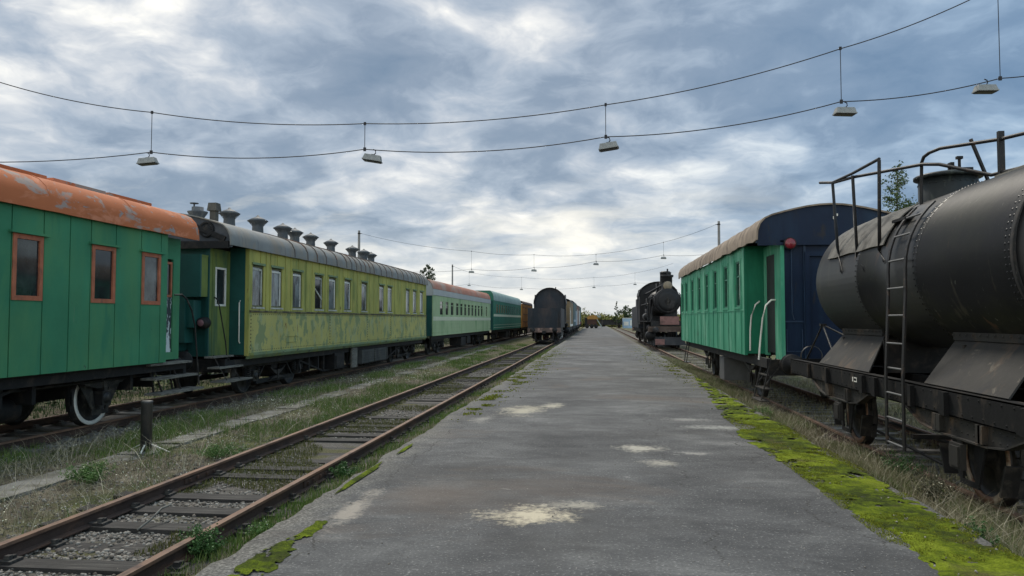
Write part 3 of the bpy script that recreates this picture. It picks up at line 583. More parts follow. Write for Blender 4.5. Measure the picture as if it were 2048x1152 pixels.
# ------------------------------------------------------------------ the green coach with the orange roof
def coach_orange():
    xs, hw = XL + 1.5, 1.5; y0, yw, y1 = 1.2, 14.62, 15.6; zb, zt = .87, 3.57
    r = thing('passenger_coach', (XL, 8.4, RT), 'plank-sided green passenger coach with orange roof and orange window frames', 'railway coach', 'parked passenger coaches')
    gy = [10.43, 11.10, 11.71, 12.24, 12.93, 13.71, 14.38]; wins = [(10.45, 11.08), (12.26, 12.91), (13.73, 14.36)]
    k = 10.43
    while k > 2.4: wins.append((k - 1.17 - .63 - .55, k - 1.17 - .55)); gy += [k - .55, k - 1.17, k - 1.85]; k -= 1.83
    wins = [w for w in wins if w[0] > y0 + .3]
    wall(r, 'wall', green_paint, xs, 1, y0, yw, zb, zt, [(a, b, 2.06, 3.10) for a, b in wins], grooves=gy)
    for a, b in wins: window(r, xs, 1, a, b, 2.06, 3.10, orange_frame, mat('curtained_glass', (.085, .092, .088), .5, 2, .10, spec=.5, spots=[((.02, .022, .024), .56, 2.2, (1, 1, .7), .08)]) if 13.5 < a < 14 else glass, .075, hood=green_paint)
    b = MB(); b.box(XL - hw, XL - hw + .05, y0, yw, zb, zt); b.box(XL - hw + .05, xs - .05, y0, y0 + .05, zb, zt); b.box(XL - hw + .05, XL - 1.0, yw - .05, yw, zb, zt); b.box(XL + 1.0, xs - .052, yw - .05, yw, zb, zt); b.build('end_wall', green_paint, r)
    b = MB(); b.box(XL - 1.45, XL + 1.45, y0 + .06, yw, zb - .02, zb + .05); b.build('floor', dark_metal, r)
    # vestibule set back from the side, its door open to peeled paint
    xv = xs - .30
    wall(r, 'vestibule_wall', green_paint, xv, 1, yw, y1, zb + .02, zt - .02, [(yw + .30, yw + .72, 1.05, 3.08)], grooves=(yw + .15,))
    d = MB(); d.box(xv - .03, xv - .05, yw + .30, yw + .72, 1.05, 2.25); o = d.build('door', peel_white, r)
    window(r, xv, 1, yw + .32, yw + .70, 2.25, 3.02, orange_frame, glass, .05, inset=.03)
    b = MB(); b.box(XL - 1.2, xv - .052, y1 - .05, y1, zb, zt - .02); b.build('end_wall', green_dark, r)
    b = MB()
    for q in (-.55, .47): b.box(XL + q, XL + q + .08, y1, y1 + .55, 1.0, 3.2)
    b.box(XL - .55, XL + .55, y1, y1 + .55, 3.2, 3.28); b.box(XL - .55, XL + .55, y1, y1 + .5, .92, .99); b.build('gangway', green_dark, r)
    prof = arc_roof(XL, hw + .10, zt - .04, 4.28, .42)
    b = MB(); b.shell(prof, y0 - .1, y1 + .08, .03, 40, wob=.006)
    for yy in (3.0, 5.0, 7.0, 9.0, 11.1, 13.3):
        b.shell([(x, z + .012) for x, z in prof], yy, yy + .035, .02)
    rf = b.build('roof', orange_roof, r)
    b = MB()
    for ya, yb in ((5.2, 8.6), (9.0, 11.75), (11.9, 13.3), (13.4, 14.8)): b.box(XL + .88, XL + 1.0, ya, yb, 4.15, 4.245)
    b.build('roof_board', orange_roof, rf)
    # running gear
    b = MB()
    for s in (-1, 1):
        b.box(XL + s * 1.30 - .05, XL + s * 1.30 + .05, y0 + .1, y1 - .05, zb - .20, zb - .024)
        for ya, yb, za, zc_ in ((3.2, 5.5, .66, .1), (5.5, 8.6, .1, .1), (8.6, 11.0, .1, .66)): b.bar((XL + s * 1.2, ya, za), (XL + s * 1.2, yb, zc_), .05)
        for ya in (5.5, 8.6): b.bar((XL + s * 1.2, ya, .1), (XL + s * 1.2, ya, .67), .07)
    b.box(XL - 1.35, XL + 1.35, y1 - .05, y1 + .06, zb - .35, zb - .03); b.build('underframe', dark_metal, r)
    b = MB(); b.box(XL - .8, XL + .5, 6.2, 11.6, .0, .68); b.box(XL - .9, XL - .3, 12.0, 15.4, .15, .80); b.tube([(XL + .75, 9.4, .25), (XL + .75, 11.4, .25)], .2, 14)
    for ya in (10.6, 11.3, 13.9, 14.6): b.box(XL + .4, XL + 1.2, ya, ya + .09, .35, .82)
    b.tube([(XL + 1.1, 6, .60), (XL + 1.1, 15.3, .60)], .03, 6); b.build('brake_gear', dark_metal, r)
    for yc in (4.1, 13.25):
        for s in (-1, 1):
            wheel(r, XL + s * .80, yc, .51, s, grease, white_paint)
            x = XL + s * 1.02; b = MB(); z = RT + .51
            leaf_spring(b, x + .05 * s, yc, z + .30, 2.3, .09, 7, .20)
            for q in (-1, 1): b.bar((x + .04 * s, yc + q * 1.12, z + .48), (x + .04 * s, yc + q * 1.22, z + .66), .03); b.box(x - .02, x + .10 * s, yc + q * 1.22 - .05, yc + q * 1.22 + .05, z + .52, z + .72)
            for q in (-1, 1): b.add([(x - .012, yc + q * .14, z - .22), (x - .012, yc + q * .22, z - .22), (x - .012, yc + q * .75, z + .50), (x - .012, yc + q * .30, z + .50), (x + .012, yc + q * .14, z - .22), (x + .012, yc + q * .22, z - .22), (x + .012, yc + q * .75, z + .50), (x + .012, yc + q * .30, z + .50)], [(0, 1, 2, 3), (7, 6, 5, 4), (0, 4, 5, 1), (1, 5, 6, 2), (2, 6, 7, 3), (3, 7, 4, 0)])
            b.box(x - .01, x + .01, yc - .24, yc + .24, z - .30, z - .22); b.build('spring', grease, r)
            b = MB(); b.box(x - .08, x + .14 * s, yc - .13, yc + .13, z - .12, z + .14); b.lathe([(0, .16 * s), (.10, .16 * s), (.12, .1 * s)], (x, yc, z + .01), 'x', 14); b.box(x - .05, x + .12 * s, yc - .05, yc + .05, z + .14, z + .22); b.build('axle_box', grease, r)
            for q in (-1, 1): b = MB(); b.bar((XL + s * .8, yc + q * .56, z - .08), (XL + s * .8, yc + q * .66, z + .48), .09, .05); b.bar((XL + s * .8, yc + q * .54, z - .2), (XL + s * .8, yc + q * .56, z + .16), .09, .06); b.build('brake_shoe', dark_metal, r)
    for i, (z, o) in enumerate(((.84, -.06), (.55, .10), (.235, .26))):
        b = MB(); b.box(xs - .34 + o * .3, xs - .02 + o * .5, 14.18 + i * .06, 15.72 + i * .13, z - .035, z + .01); b.build('step', wood, r)
    b = MB()
    for ya in (14.5, 15.2): b.bar((xs - .22, ya, .80), (xs - .10, ya + .18, .24), .05, .02); b.bar((xs - .3, ya, .84), (xs - .3, ya + .2, .20), .03, .03)
    b.build('step_bracket', grease, r)
    hand_rail(r, [(xs - .24, 15.3, 2.30), (xs - .16, 15.46, 2.31), (xs - .12, 15.58, 2.22), (xs - .08, 15.74, 1.95), (xs - .06, 15.84, 1.60), (xs - .04, 15.92, .9), (xs - .02, 15.98, .28)], .018, grease)
    buffer_pair(r, XL, y1 + .06, 1, dark_metal)
coach_orange()

# ------------------------------------------------------------------ the yellow-green coach with roof ventilators
def coach_yellow():
    xs, hw = XL + 1.5, 1.5; yr, yw, ye = 17.15, 18.35, 38.5; zb, zt = .80, 3.63; zm = 2.00
    r = thing('passenger_coach', (XL, 27.8, RT), 'peeling yellow-green wooden coach with mushroom roof ventilators', 'railway coach', 'parked passenger coaches')
    wins = [(18.50, 19.20), (19.65, 20.45), (21.1, 21.95), (22.85, 23.6), (24.1, 24.88), (25.65, 26.45), (27.6, 28.45), (29.95, 30.78), (31.2, 32.0), (34.3, 35.25), (35.65, 36.65), (37.1, 37.95)]
    wins = [(a, a + .70) if i else (a, a + .66) for i, (a, b) in enumerate(wins)]
    zw0, zw1 = 2.10, 3.24
    gr = sorted([18.95, 19.3, 19.55, 20.0, 20.55, 20.95, 21.5, 22.1, 22.6, 23.2, 23.75, 24.0, 24.5, 25.1, 25.5, 26.0, 26.6, 27.1, 27.5, 28.0, 28.6, 29.2, 29.8, 30.4, 31.0, 31.6, 32.3, 32.9, 33.5, 34.1, 34.7, 35.2, 36.0, 36.6, 37.4, 38.1])
    wall(r, 'wall', yellow_paint, xs, 1, yw, ye, zm, zt, [(a, b, zw0, zw1) for a, b in wins], grooves=gr, gw=.046, th=.06)
    for i, (a, b) in enumerate(wins):
        f = window(r, xs, 1, a, b, zw0, zw1 - .05, mat('dark_olive_frame', (.10, .10, .04), .3, 5, .7), glass if i in (3, 7) else glass_dust_sky, .035, sill=pale_frame, mid=None, inset=.04)
        h = MB(); h.box(xs - .045, xs - .03, b - .10, b - .05, zw0 + .05, zw1 - .12); h.box(xs - .045, xs - .03, a + .05, b - .10, zw1 - .17, zw1 - .12); h.build('sash', white_paint if i % 3 else pale_frame, f)
        h = MB(); h.box(xs + .03, xs - .02, a - .06, b + .06, zw1 - .03, zw1 + .03); h.build('hood', sill_green, f)
    b = MB()   # a loose slanting bar in the open fourth window
    b.bar((xs - .03, 22.9, 2.75), (xs - .03, 23.5, 2.42), .03, .05); b.build('broken_sash', pale_frame, r)
    # riveted lower side
    b = MB(); b.box(xs - .06, xs + .006, yw, ye, zb + .10, zm - .045)
    rv = MB(); seams = [18.42, 24.2, 28.35, 31.6, 34.3, 38.3]
    for i, y in enumerate(seams):
        b.box(xs + .006, xs + .013, y - .05, y + .05, zb + .14, zm - .06)
        z = zb + .2
        while z < zm - .1: rv.rivet((xs + .013, y, z), (1, 0, 0), .026); z += .095
    y = yw + .1
    while y < ye - .1: rv.rivet((xs + .006, y, zm - .10), (1, 0, 0), .018); rv.rivet((xs + .006, y, zb + .15), (1, 0, 0), .018); y += .12
    b.box(xs + .006, xs + .022, 20.6, 21.5, zb + .30, zb + .315); b.box(xs + .006, xs + .022, 20.6, 21.5, zb + .47, zb + .485); b.box(xs + .006, xs + .022, 20.6, 20.615, zb + .315, zb + .47); b.box(xs + .006, xs + .022, 21.485, 21.5, zb + .315, zb + .47)
    lpn = b.build('lower_panel', yellow_worn, r); rv.build('rivet', mat('rivet_dark', (.085, .075, .04), .3, 5, .7), lpn)
    b = MB(); b.box(xs - .05, xs + .04, yw - .01, ye, zm - .045, zm + .003); b.build('belt_rail', mat('belt_rail_shadow', (.075, .062, .042), .3, 3, .8, spots=[((.20, .19, .08), .56, 3, (1, 1, 1), .06)]), r)  # belt darkened: the shadow line beneath it is put into its colour
    b = MB(); b.prism([(xs - .08, zb - .06), (xs - .02, zb - .06), (xs + .035, zb + .03), (xs + .035, zb + .10), (xs - .08, zb + .10)], yw, ye); b.build('sill_beam', sill_green, r)
    b = MB(); b.box(XL - hw, XL - hw + .05, yw, ye, zb, zt); b.box(XL - hw + .05, xs - .06, ye - .05, ye, zb, zt); b.build('end_wall', green_dark, r)
    b = MB(); b.box(XL - 1.44, XL + 1.44, yw, ye - .06, zb, zb + .05); b.build('floor', dark_metal, r)
    # corner post and recessed panel, then the narrow vestibule
    b = MB(); b.box(xs - .10, xs + .004, yw - .05, yw - .002, zb + .02, zt); b.build('corner_post', yellow_paint, r)
    xv = xs - .52
    b = MB(); b.box(xv, xs - .105, yw - .045, yw - .004, zb + .05, zt); b.box(xv + .03, xs - .12, yw - .075, yw - .046, zm - .03, zm + .0); b.build('recess_panel', green_dark, r)
    b = MB(); b.box(XL - hw, XL - .9, yw - .045, yw - .004, zb + .05, zt); b.build('recess_panel', green_dark, r)
    wall(r, 'vestibule_wall', mat('mossy_olive_paint', (.150, .190, .055), .2, 1.5, .7, spec=.15, spots=[((.06, .11, .06), .55, 2, V1, .08)]), xv, 1, yr + .15, yw - .05, zb + .02, zt - .1, [(17.55, 18.08, 2.10, 3.08)], grooves=(17.42, 18.18), th=.05)
    window(r, xv, 1, 17.55, 18.08, 2.10, 3.08, white_paint, glass, .05)
    b = MB(); b.box(XL - .98, xv - .051, yr + .15, yr + .20, zb + .05, zt - .1); b.box(xv - .08, xv - .002, yr + .10, yr + .148, zb + .05, zt - .1); b.build('end_wall', green_dark, r)
    g = MB()
    for q in (-.80, .82): g.box(XL + q, XL + q + .13, yr - .20, yr + .14, 2.32, 3.30)
    g.box(XL - .80, XL + .96, yr - .20, yr + .14, 3.302, 3.34)
    gg = g.build('gangway', mat('mossy_olive_paint', (0, 0, 0)), r)
    g = MB(); g.box(XL - .82, XL + .955, yr - .26, yr - .201, 2.31, 3.345); g.box(XL - .5, XL + .60, yr - .30, yr + .09, 1.2, 2.30); g.box(XL + .601, XL + .80, yr - .26, yr + .09, 1.57, 2.23); g.box(XL - .5, XL + .42, yr - .30, yr + .10, 1.0, 1.2); g.build('gangway_door', green_dark, gg)
    lp = MB(); lp.lathe([(.0, -.16), (.09, -.155), (.13, -.12), (.14, 0), (.14, .1)], (xv - .06, yr + .0, 1.68), 'y', 18); lo = lp.build('tail_lamp', dark_metal, r)
    lp = MB(); lp.lathe([(0, -.175), (.06, -.17), (.085, -.155)], (xv - .06, yr + .0, 1.68), 'y', 14); lp.build('lens', mat('dusty_pink_lens', (.20, .10, .11), .2, 8, .3), lo)
    # roof
    prof = arc_roof(XL, hw + .09, zt - .04, 4.40, .40)
    b = MB(); b.shell(prof, yr, ye + .08, .03, 46, wob=.005)
    y = 21.0; big = [21.4, 22.1, 22.55]
    rf = b.build('roof', grey_roof, r); b = MB()
    while y < ye: b.shell([(x + (.012 if x > XL else -.012), z + .020) for x, z in prof], y, y + .05, .03); y += random.choice((.55, .8, 1.0))
    b.build('roof_seam', mat('rusty_seam', (.105, .088, .075), .3, 3, .8, spots=[((.15, .07, .045), .58, 3, (1, 1, 1), .05)]), rf)
    b = MB(); b.box(XL + .55, XL + 1.15, 17.25, 19.6, 4.12, 4.16); b.build('roof_board', canvas_roof, rf)
    gable(r, 'gable', mat('grey_gable', (.050, .056, .066), .3, 2, .7, spots=[((.09, .09, .095), .58, 3, (1, 1, 1), .08)]), prof, zt - .09, yr + .06, yr + .12, XL)
    b = MB(); b.box(XL - 1.5, XL + 1.52, yr + .0, yr + .055, zt - .12, zt + .06); b.bar((XL + .25, yr + .03, 4.22), (XL + 1.42, yr + .03, 3.74), .12, .05, up=(0, 1, 0)); b.build('roof_beam', dark_metal, r)
    b = MB(); b.lathe([(.15, -.01), (.19, -.03), (.20, .04), (.15, .05), (.10, .01), (0, .01)], (XL + .93, yr + .03, 3.98), 'y', 22); b.build('round_vent', dark_metal, r)
    for (y, dx, s) in ((20.1, .0, .95), (21.9, .0, 1.0), (23.75, 0, 1.0), (24.75, .0, .95), (26.2, 0, .95), (28.3, 0, .95), (30.9, 0, .95), (32.5, 0, .95), (33.6, 0, .9)):
        vent_mb(XL + dx, y, 4.33, s).build('roof_ventilator', mat('grey_zinc', (.065, .073, .082), .25, 5, .65, spots=[((.12, .125, .12), .6, 6, (1, 1, .4), .07)]), rf)
    b = MB(); b.lathe([(.15, 0), (.16, .28), (.25, .42), (.26, .45), (.15, .46), (.15, .57), (.0, .57)], (XL + .0, 18.4, 4.16), 'z', 18); b.lathe([(.02, .55), (.02, .66), (.11, .665), (.11, .685), (0, .69)], (XL - .10, 18.4, 4.16), 'z', 14); b.build('roof_ventilator', mat('grey_zinc', (0, 0, 0)), rf)
    b = MB(); x, y = XL, 19.25
    b.prism([(x - .085, y - .085), (x + .085, y - .085), (x + .085, y + .085), (x - .085, y + .085)], 4.25, 4.75, 'z'); b.hexa([(x - .14, y - .14, 4.75), (x + .14, y - .14, 4.75), (x + .14, y + .14, 4.75), (x - .14, y + .14, 4.75)], [(x - .115, y - .115, 4.97), (x + .115, y - .115, 4.97), (x + .115, y + .115, 4.97), (x - .115, y + .115, 4.97)]); b.build('stove_chimney', mat('sooty_cowl', (.075, .07, .06), .3, 6, .8), rf)
    # below the floor
    b = MB()
    for s in (-1, 1):
        b.box(XL + s * 1.28 - .05, XL + s * 1.28 + .05, yr + .3, ye - .1, zb - .24, zb - .064)
        b.bar((XL + s * 1.2, 22.3, .5), (XL + s * 1.2, 24.4, .02), .05); b.bar((XL + s * 1.2, 24.4, .02), (XL + s * 1.2, 32.0, .02), .05); b.bar((XL + s * 1.2, 32, .02), (XL + s * 1.2, 34.2, .5), .05)
        for y in (24.4, 26.9, 29.5, 32.0): b.bar((XL + s * 1.2, y, .02), (XL + s * 1.2, y, .6), .08)
    b.box(XL - 1.35, XL + 1.35, yr + .25, yr + .38, zb - .35, zb - .02)
    b.build('underframe', dark_metal, r)
    b = MB(); b.box(XL + .75, XL + 1.42, 27.9, 31.4, .06, .58)
    for k in range(5): b.box(XL + 1.42, XL + 1.445, 27.9, 31.4, .10 + k * .1, .115 + k * .1)
    for y in (27.9, 29.6, 31.37): b.box(XL + 1.42, XL + 1.455, y, y + .05, .06, .58)
    b.build('battery_box', mat('grey_box_paint', (.060, .062, .060), .3, 3, .8, spots=[((.10, .095, .08), .6, 4, (1, 1, .5), .06)]), r)
    b = MB(); b.box(XL + .9, XL + 1.40, 25.0, 26.0, .05, .60); b.box(XL + 1.40, XL + 1.43, 25.1, 25.9, .1, .5); b.build('battery_box', dark_metal, r)
    b = MB()
    for ya, yb_ in ((22.2, 24.6), (26.1, 27.7), (31.5, 34.0)): b.box(XL - .9, XL + .55, ya, yb_, -.02, .62)
    for ya in (22.3, 23.1, 23.9, 31.9, 32.7, 33.5): b.box(XL + .62, XL + 1.22, ya, ya + .10, .12, .70)
    b.tube([(XL + .85, 22.2, .30), (XL + .85, 24.4, .30)], .19, 14); b.tube([(XL + .9, 31.7, .34), (XL + .9, 33.6, .34)], .16, 14)
    b.tube([(XL + 1.15, 22.0, .62), (XL + 1.15, 34.5, .62)], .03, 6); b.build('air_reservoir', dark_metal, r)
    b = MB(); b.box(XL + 1.38, XL + 1.44, 26.75, 27.35, -.02, .72); b.build('water_pipe_board', wood, r)
    for yc in (20.9, 35.6): bogie(r, XL, yc, .475, 3.0)
    for i, (z, o) in enumerate(((.86, -.10), (.60, .02), (.26, .14))):
        b = MB(); b.box(xs - .36 + o * .3, xs - .05 + o, 16.85 + i * .09, 17.85 + i * .28, z - .03, z + .012); b.build('step', wood, r)
    b = MB()
    for ya in (17.1, 17.75): b.bar((xs - .3, ya, .9), (xs - .02, ya + .2, .24), .04, .02)
    b.build('step_bracket', grease, r)
    hand_rail(r, [(xv + .02, 17.5, 2.32), (xv + .10, 17.45, 2.28), (xv + .16, 17.48, 2.1), (xv + .30, 17.55, 1.2), (xv + .34, 17.6, .62)], .016, dark_metal)
    hand_rail(r, [(xs - .22, yw - .06, 2.25), (xs - .22, yw - .11, 2.2), (xs - .22, yw - .11, 1.2), (xs - .22, yw - .06, 1.15)], .016, white_paint)
    b = MB(); b.tube([(XL + .0, yr + .2, .72), (XL + .0, yr - .35, .72)], .09, 8); b.box(XL - .16, XL + .16, yr - .62, yr - .32, .56, .86); b.build('coupler', rust_beam, r)
    b = MB(); b.tube([(XL + .45, yr + .1, 1.0), (XL + .45, yr - .25, .75), (XL + .42, yr - .42, .35), (XL + .38, yr - .25, .12)], .035, 6); b.build('brake_hose', dark_metal, r)
coach_yellow()

# ------------------------------------------------------------------ the coaches further along the same track
def steel_coach(name_label, y0, y1, side_m, stripe_m, roof_m, top_m, za, wins, zb=.86, zt=3.14, low_roof=None, corr=0, cat='railway coach'):
    xs, hw = XL + 1.5, 1.5
    r = thing('passenger_coach', (XL, (y0 + y1) / 2, RT), name_label, cat, 'parked passenger coaches')
    zw0, zw1 = zt - 1.12, zt - .27
    wall(r, 'wall', side_m, xs, 1, y0, y1, zb, zt, [(a, b, zw0, zw1) for a, b in wins], th=.06)
    for a, b in wins: window(r, xs, 1, a, b, zw0, zw1, side_m, glass, .045, inset=.02, mid=zt - .5)
    b = MB(); b.box(xs, xs + .012, y0, y1, zt - 1.42, zt - 1.20)
    b.build('stripe', stripe_m, r)
    if corr:
        b = MB()
        for k in range(corr): b.box(xs, xs + .014, y0 + .02, y1 - .02, 1.05 + k * .24, 1.08 + k * .24)
        b.build('corrugation', stripe_m if corr == 2 else side_m, r)
    b = MB(); b.box(XL - hw, XL - hw + .05, y0, y1, zb, zt); b.box(XL - hw + .05, xs - .06, y1 - .05, y1, zb, zt + .3); b.box(XL - hw + .05, xs - .06, y0, y0 + .05, zb, zt + .3); b.build('end_wall', green_dark, r)
    b = MB(); b.box(XL - 1.44, XL + 1.44, y0 + .06, y1 - .06, zb, zb + .05); b.build('floor', dark_metal, r)
    prof = arc_roof(XL, hw + .03, zt, za, .62)
    n = len(prof)
    if low_roof:
        for seg, nm, mm in (((0, 2), 'roof_side', low_roof), ((1, n - 1), 'roof', roof_m), ((n - 2, n), 'roof_side', low_roof)):
            b = MB(); b.shell([(x, z + (.012 if nm == 'roof' else 0)) for x, z in prof[seg[0]:seg[1]]], y0 - .05, y1 + .05, .03, 10); b.build(nm, mm, r)
    else:
        b = MB(); b.shell(prof, y0 - .05, y1 + .05, .03, 10); b.build('roof', roof_m, r)
    gable(r, 'gable', top_m, prof, zt - .03, y0 - .02, y0 + .04, XL)
    b = MB()
    for s in (-1, 1): b.box(XL + s * 1.3 - .05, XL + s * 1.3 + .05, y0 + .2, y1 - .2, zb - .22, zb - .01)
    b.build('underframe', dark_metal, r)
    b = MB(); ym = (y0 + y1) / 2; b.box(XL + .6, XL + 1.4, ym - 2.0, ym - .3, .02, .6); b.box(XL + .7, XL + 1.36, ym + .5, ym + 1.9, .1, .62); b.build('battery_box', dark_metal, r)
    for yc in (y0 + 3.0, y1 - 3.0): bogie(r, XL, yc, .475, 2.5)
    b = MB()
    for q in (-.55, .40): b.box(XL + q, XL + q + .15, y0 - .55, y0 - .03, 1.0, 3.2)
    b.box(XL - .55, XL + .55, y0 - .55, y0 - .03, 3.2, 3.3); b.build('gangway', dark_metal, r)
    buffer_pair(r, XL, y0, -1, dark_metal)
    return r
steel_coach('pale green steel coach with cream stripe and rusty red roof', 40.2, 62.6, lgreen, cream, rust_roof, pale_roof, 4.05, [(42.0 + i * 1.62, 42.95 + i * 1.62) for i in range(3)] + [(47.0 + i * 1.48, 47.9 + i * 1.48) for i in range(8)] + [(60.0, 60.7)], low_roof=pale_roof, corr=3)
steel_coach('dark bottle-green coach with pale roof behind the pale green coach', 64.6, 88.4, bottle, cream, bottle_roof, bottle, 4.36, [(66.5 + i * 1.75, 67.6 + i * 1.75) for i in range(12)], zt=3.48, corr=2)
def orange_wagon():
    y0, y1 = 90.2, 104.0; xs = XL + 1.5
    r = thing('railway_wagon', (XL, 97, RT), 'orange-brown panelled wagon at the far end of the coach row', 'railway wagon')
    b = MB(); b.box(XL - 1.5, xs, y0, y1, .85, 3.75); b.build('body', orange_paint, r)
    b = MB()
    for k in range(9): b.box(xs, xs + .08, y0 + k * 1.7, y0 + k * 1.7 + .14, .85, 3.7)
    for z in (1.5, 2.4, 3.3): b.box(xs, xs + .05, y0, y1, z, z + .1)
    b.build('frame', mat('brown_post', (.13, .06, .03), .2, 2, .8), r)
    b = MB(); b.shell(arc_roof(XL, 1.56, 3.72, 4.15, .3), y0 - .1, y1 + .1, .04, 2); b.build('roof', mat('brown_roof', (.06, .04, .035), .3, 1, .8), r)
    b = MB(); b.box(XL - 1.3, XL + 1.3, y0 + .2, y1 - .2, .6, .849); b.build('underframe', dark_metal, r)
    for yc in (92.5, 101.5): bogie(r, XL, yc)
orange_wagon()

# ------------------------------------------------------------------ teal coach on the opposite track
def coach_teal():
    xs = XR - 1.5; yr, yw, ye = 16.75, 18.55, 32.0; zb, zt = .90, 3.55; xv = XR - 1.05
    r = thing('passenger_coach', (XR, 24.5, RT), 'teal-green plank-sided coach with dark blue end wall and tarred canvas roof', 'railway coach', 'parked passenger coaches')
    cs = [19.40, 21.17, 23.0, 24.74, 26.5, 28.33, 30.18, 31.5]; wins = [(c - .33, c + .33) for c in cs]
    gr = [18.85 + .375 * i for i in range(36)]
    gr = [g for g in gr if not any(a - .03 < g < b + .03 for a, b in wins)]
    wall(r, 'wall', teal_paint, xs, -1, yw, ye, zb, zt, [(a, b, 2.08, 3.24) for a, b in wins], grooves=gr + [v for w in wins for v in (w[0] - .03, w[1] + .03)], gw=.040, th=.06)
    for a, b in wins: window(r, xs, -1, a, b, 2.08, 3.24, mat('dark_teal_frame', (.028, .14, .09), .3, 4, .6), glass, .045, sill=teal_paint, inset=.035, mid=2.86)
    b = MB()
    for (a, c) in wins: b.box(xs - .02, xs + .01, a - .10, a - .045, zb + .02, 3.3); b.box(xs - .02, xs + .01, c + .045, c + .10, zb + .02, 3.3)
    b.build('batten', teal_paint, r)
    b = MB(); b.box(xs - .012, xs + .0, yw, ye, 1.98, 2.02); b.build('belt_rail', teal_paint, r)
    b = MB(); b.box(XR + 1.45, XR + 1.5, yw, ye, zb, zt); b.box(xs + .06, XR + 1.45, ye - .05, ye, zb, zt + .4); b.build('end_wall', teal_paint, r)
    b = MB(); b.box(xs + .06, XR + 1.44, yw + .05, ye - .06, zb, zb + .05); b.build('floor', dark_metal, r)
    b = MB(); b.box(xs + .0, xv + .10, yw - .045, yw - .002, zb + .04, zt); b.box(xs - .015, xs + .05, yw - .055, yw + .03, zb, zt); b.build('recess_panel', teal_shaded, r)
    b = MB(); b.box(XR + .95, XR + 1.5, yw - .045, yw - .002, zb + .04, zt); b.build('recess_panel', teal_paint, r)
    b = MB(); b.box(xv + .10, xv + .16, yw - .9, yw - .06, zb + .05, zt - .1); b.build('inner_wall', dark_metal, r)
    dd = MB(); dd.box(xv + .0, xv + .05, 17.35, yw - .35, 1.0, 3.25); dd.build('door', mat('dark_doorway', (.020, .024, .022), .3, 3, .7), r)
    b = MB(); b.box(xv - .02, xv + .06, yr + .02, 17.33, zb - .02, zt - .05); b.box(xv + .0, xv + .07, yw - .34, yw - .05, zb + .02, zt - .05); b.box(xv + .0, xv + .07, 17.331, yw - .341, 3.26, zt - .05); b.build('vestibule_wall', teal_paint, r)
    prof = arc_roof(XR, 1.60, zt - .03, 4.30, .40)
    b = MB(); b.box(xv + .065, XR + 1.05, yr + .10, yr + .15, zb - .02, zt - .02)
    ew_ = b.build('end_wall', blue_end, r); b = MB()
    for x in (xv + .48, xv + 1.4): b.box(x, x + .05, yr + .07, yr + .099, zb, zt - .05)
    b.box(xv + .07, xv + .479, yr + .08, yr + .099, 1.70, 1.73); b.box(xv + .10, xv + .45, yr + .08, yr + .099, 1.05, 1.07); b.box(xv + .10, xv + .12, yr + .081, yr + .099, 1.071, 1.55); b.box(xv + .43, xv + .45, yr + .081, yr + .099, 1.071, 1.55)
    b.tube([(xv + .22, yr + .06, 3.30), (xv + .22, yr + .06, 1.9), (xv + .26, yr + .05, 1.75)], .012, 6)
    b.build('batten', mat('worn_blue_edge', (.014, .034, .070), .3, 3, .55), ew_)
    g = gable(r, 'gable', blue_end, prof, zt - .10, yr + .02, yr + .09, XR)
    b = MB(); b.shell(prof, yr - .02, ye + .15, .035, 60, wob=.028); b.build('roof', canvas_roof, r)
    b = MB(); b.box(xs - .05, XR + 1.55, yr - .0, yr + .015, zt - .16, zt - .09); b.build('roof_beam', blue_end, r)
    b = MB(); b.lathe([(.10, .07), (.13, .03), (.14, -.02), (.125, -.05), (.11, -.05)], (XR - .88, yr - .04, 3.42), 'y', 22); lo = b.build('tail_lamp', dark_metal, r)
    b = MB(); b.lathe([(.115, -.05), (.10, -.075), (.06, -.09), (0, -.095)], (XR - .88, yr - .04, 3.42), 'y', 20); b.build('lens', red_glass, lo)
    b = MB(); b.box(XR + .10, XR + .15, yr - .01, yr + .02, 4.02, 4.07); b.box(XR + .05, XR + .065, yr - .01, yr + .02, 3.95, 4.01); b.build('bracket', white_paint, r)
    g = MB()
    for q in (-.55, .45): g.box(XR + q, XR + q + .10, yr + .03, yr + .099, 1.0, 3.15)
    g.box(XR - .55, XR + .55, yr + .03, yr + .099, 3.15, 3.25); g.build('gangway', blue_end, r)
    # handrails of the entrance
    hand_rail(r, [(xs + .34, yw - .05, 2.20), (xs + .22, yw - .16, 2.12), (xs + .10, yw - .28, 1.85), (xs + .06, yw - .32, 1.5), (xs + .05, yw - .33, 1.02)], .019, white_paint)
    hand_rail(r, [(xv - .01, 17.28, 2.20), (xv - .12, 17.24, 2.20), (xv - .25, 17.2, 2.08), (xv - .32, 17.2, 1.8), (xv - .38, 17.2, 1.3), (xv - .42, 17.2, .86)], .021, white_paint)
    # steps of wrought bars
    b = MB()
    for y in (17.0, 17.75):
        b.bar((xs + .25, y, .88), (xs + .03, y, -.02), .03); b.bar((xs + .55, y, .88), (xs + .12, y, .30), .03)
    b.build('step_bracket', grease, r)
    for z, o in ((.52, .14), (.22, .06), (-.04, -.02)):
        s = MB(); s.box(xs + o, xs + o + .22, 16.95, 17.82, z - .015, z + .01); s.build('step', grease, r)
    b = MB()
    for y in (30.6, 31.3):
        b.bar((xs + .15, y, .88), (xs + .02, y, .05), .03)
    b.build('step_bracket', grease, r)
    s = MB(); s.box(xs, xs + .2, 30.55, 31.35, .03, .055); s.build('step', grease, r)
    b = MB()
    for s in (-1, 1): b.box(XR + s * 1.28 - .05, XR + s * 1.28 + .05, yr + .3, ye - .1, zb - .22, zb - .01)
    b.box(XR - 1.3, XR + 1.3, yr + .25, yr + .36, zb - .38, zb - .03); b.build('underframe', dark_metal, r)
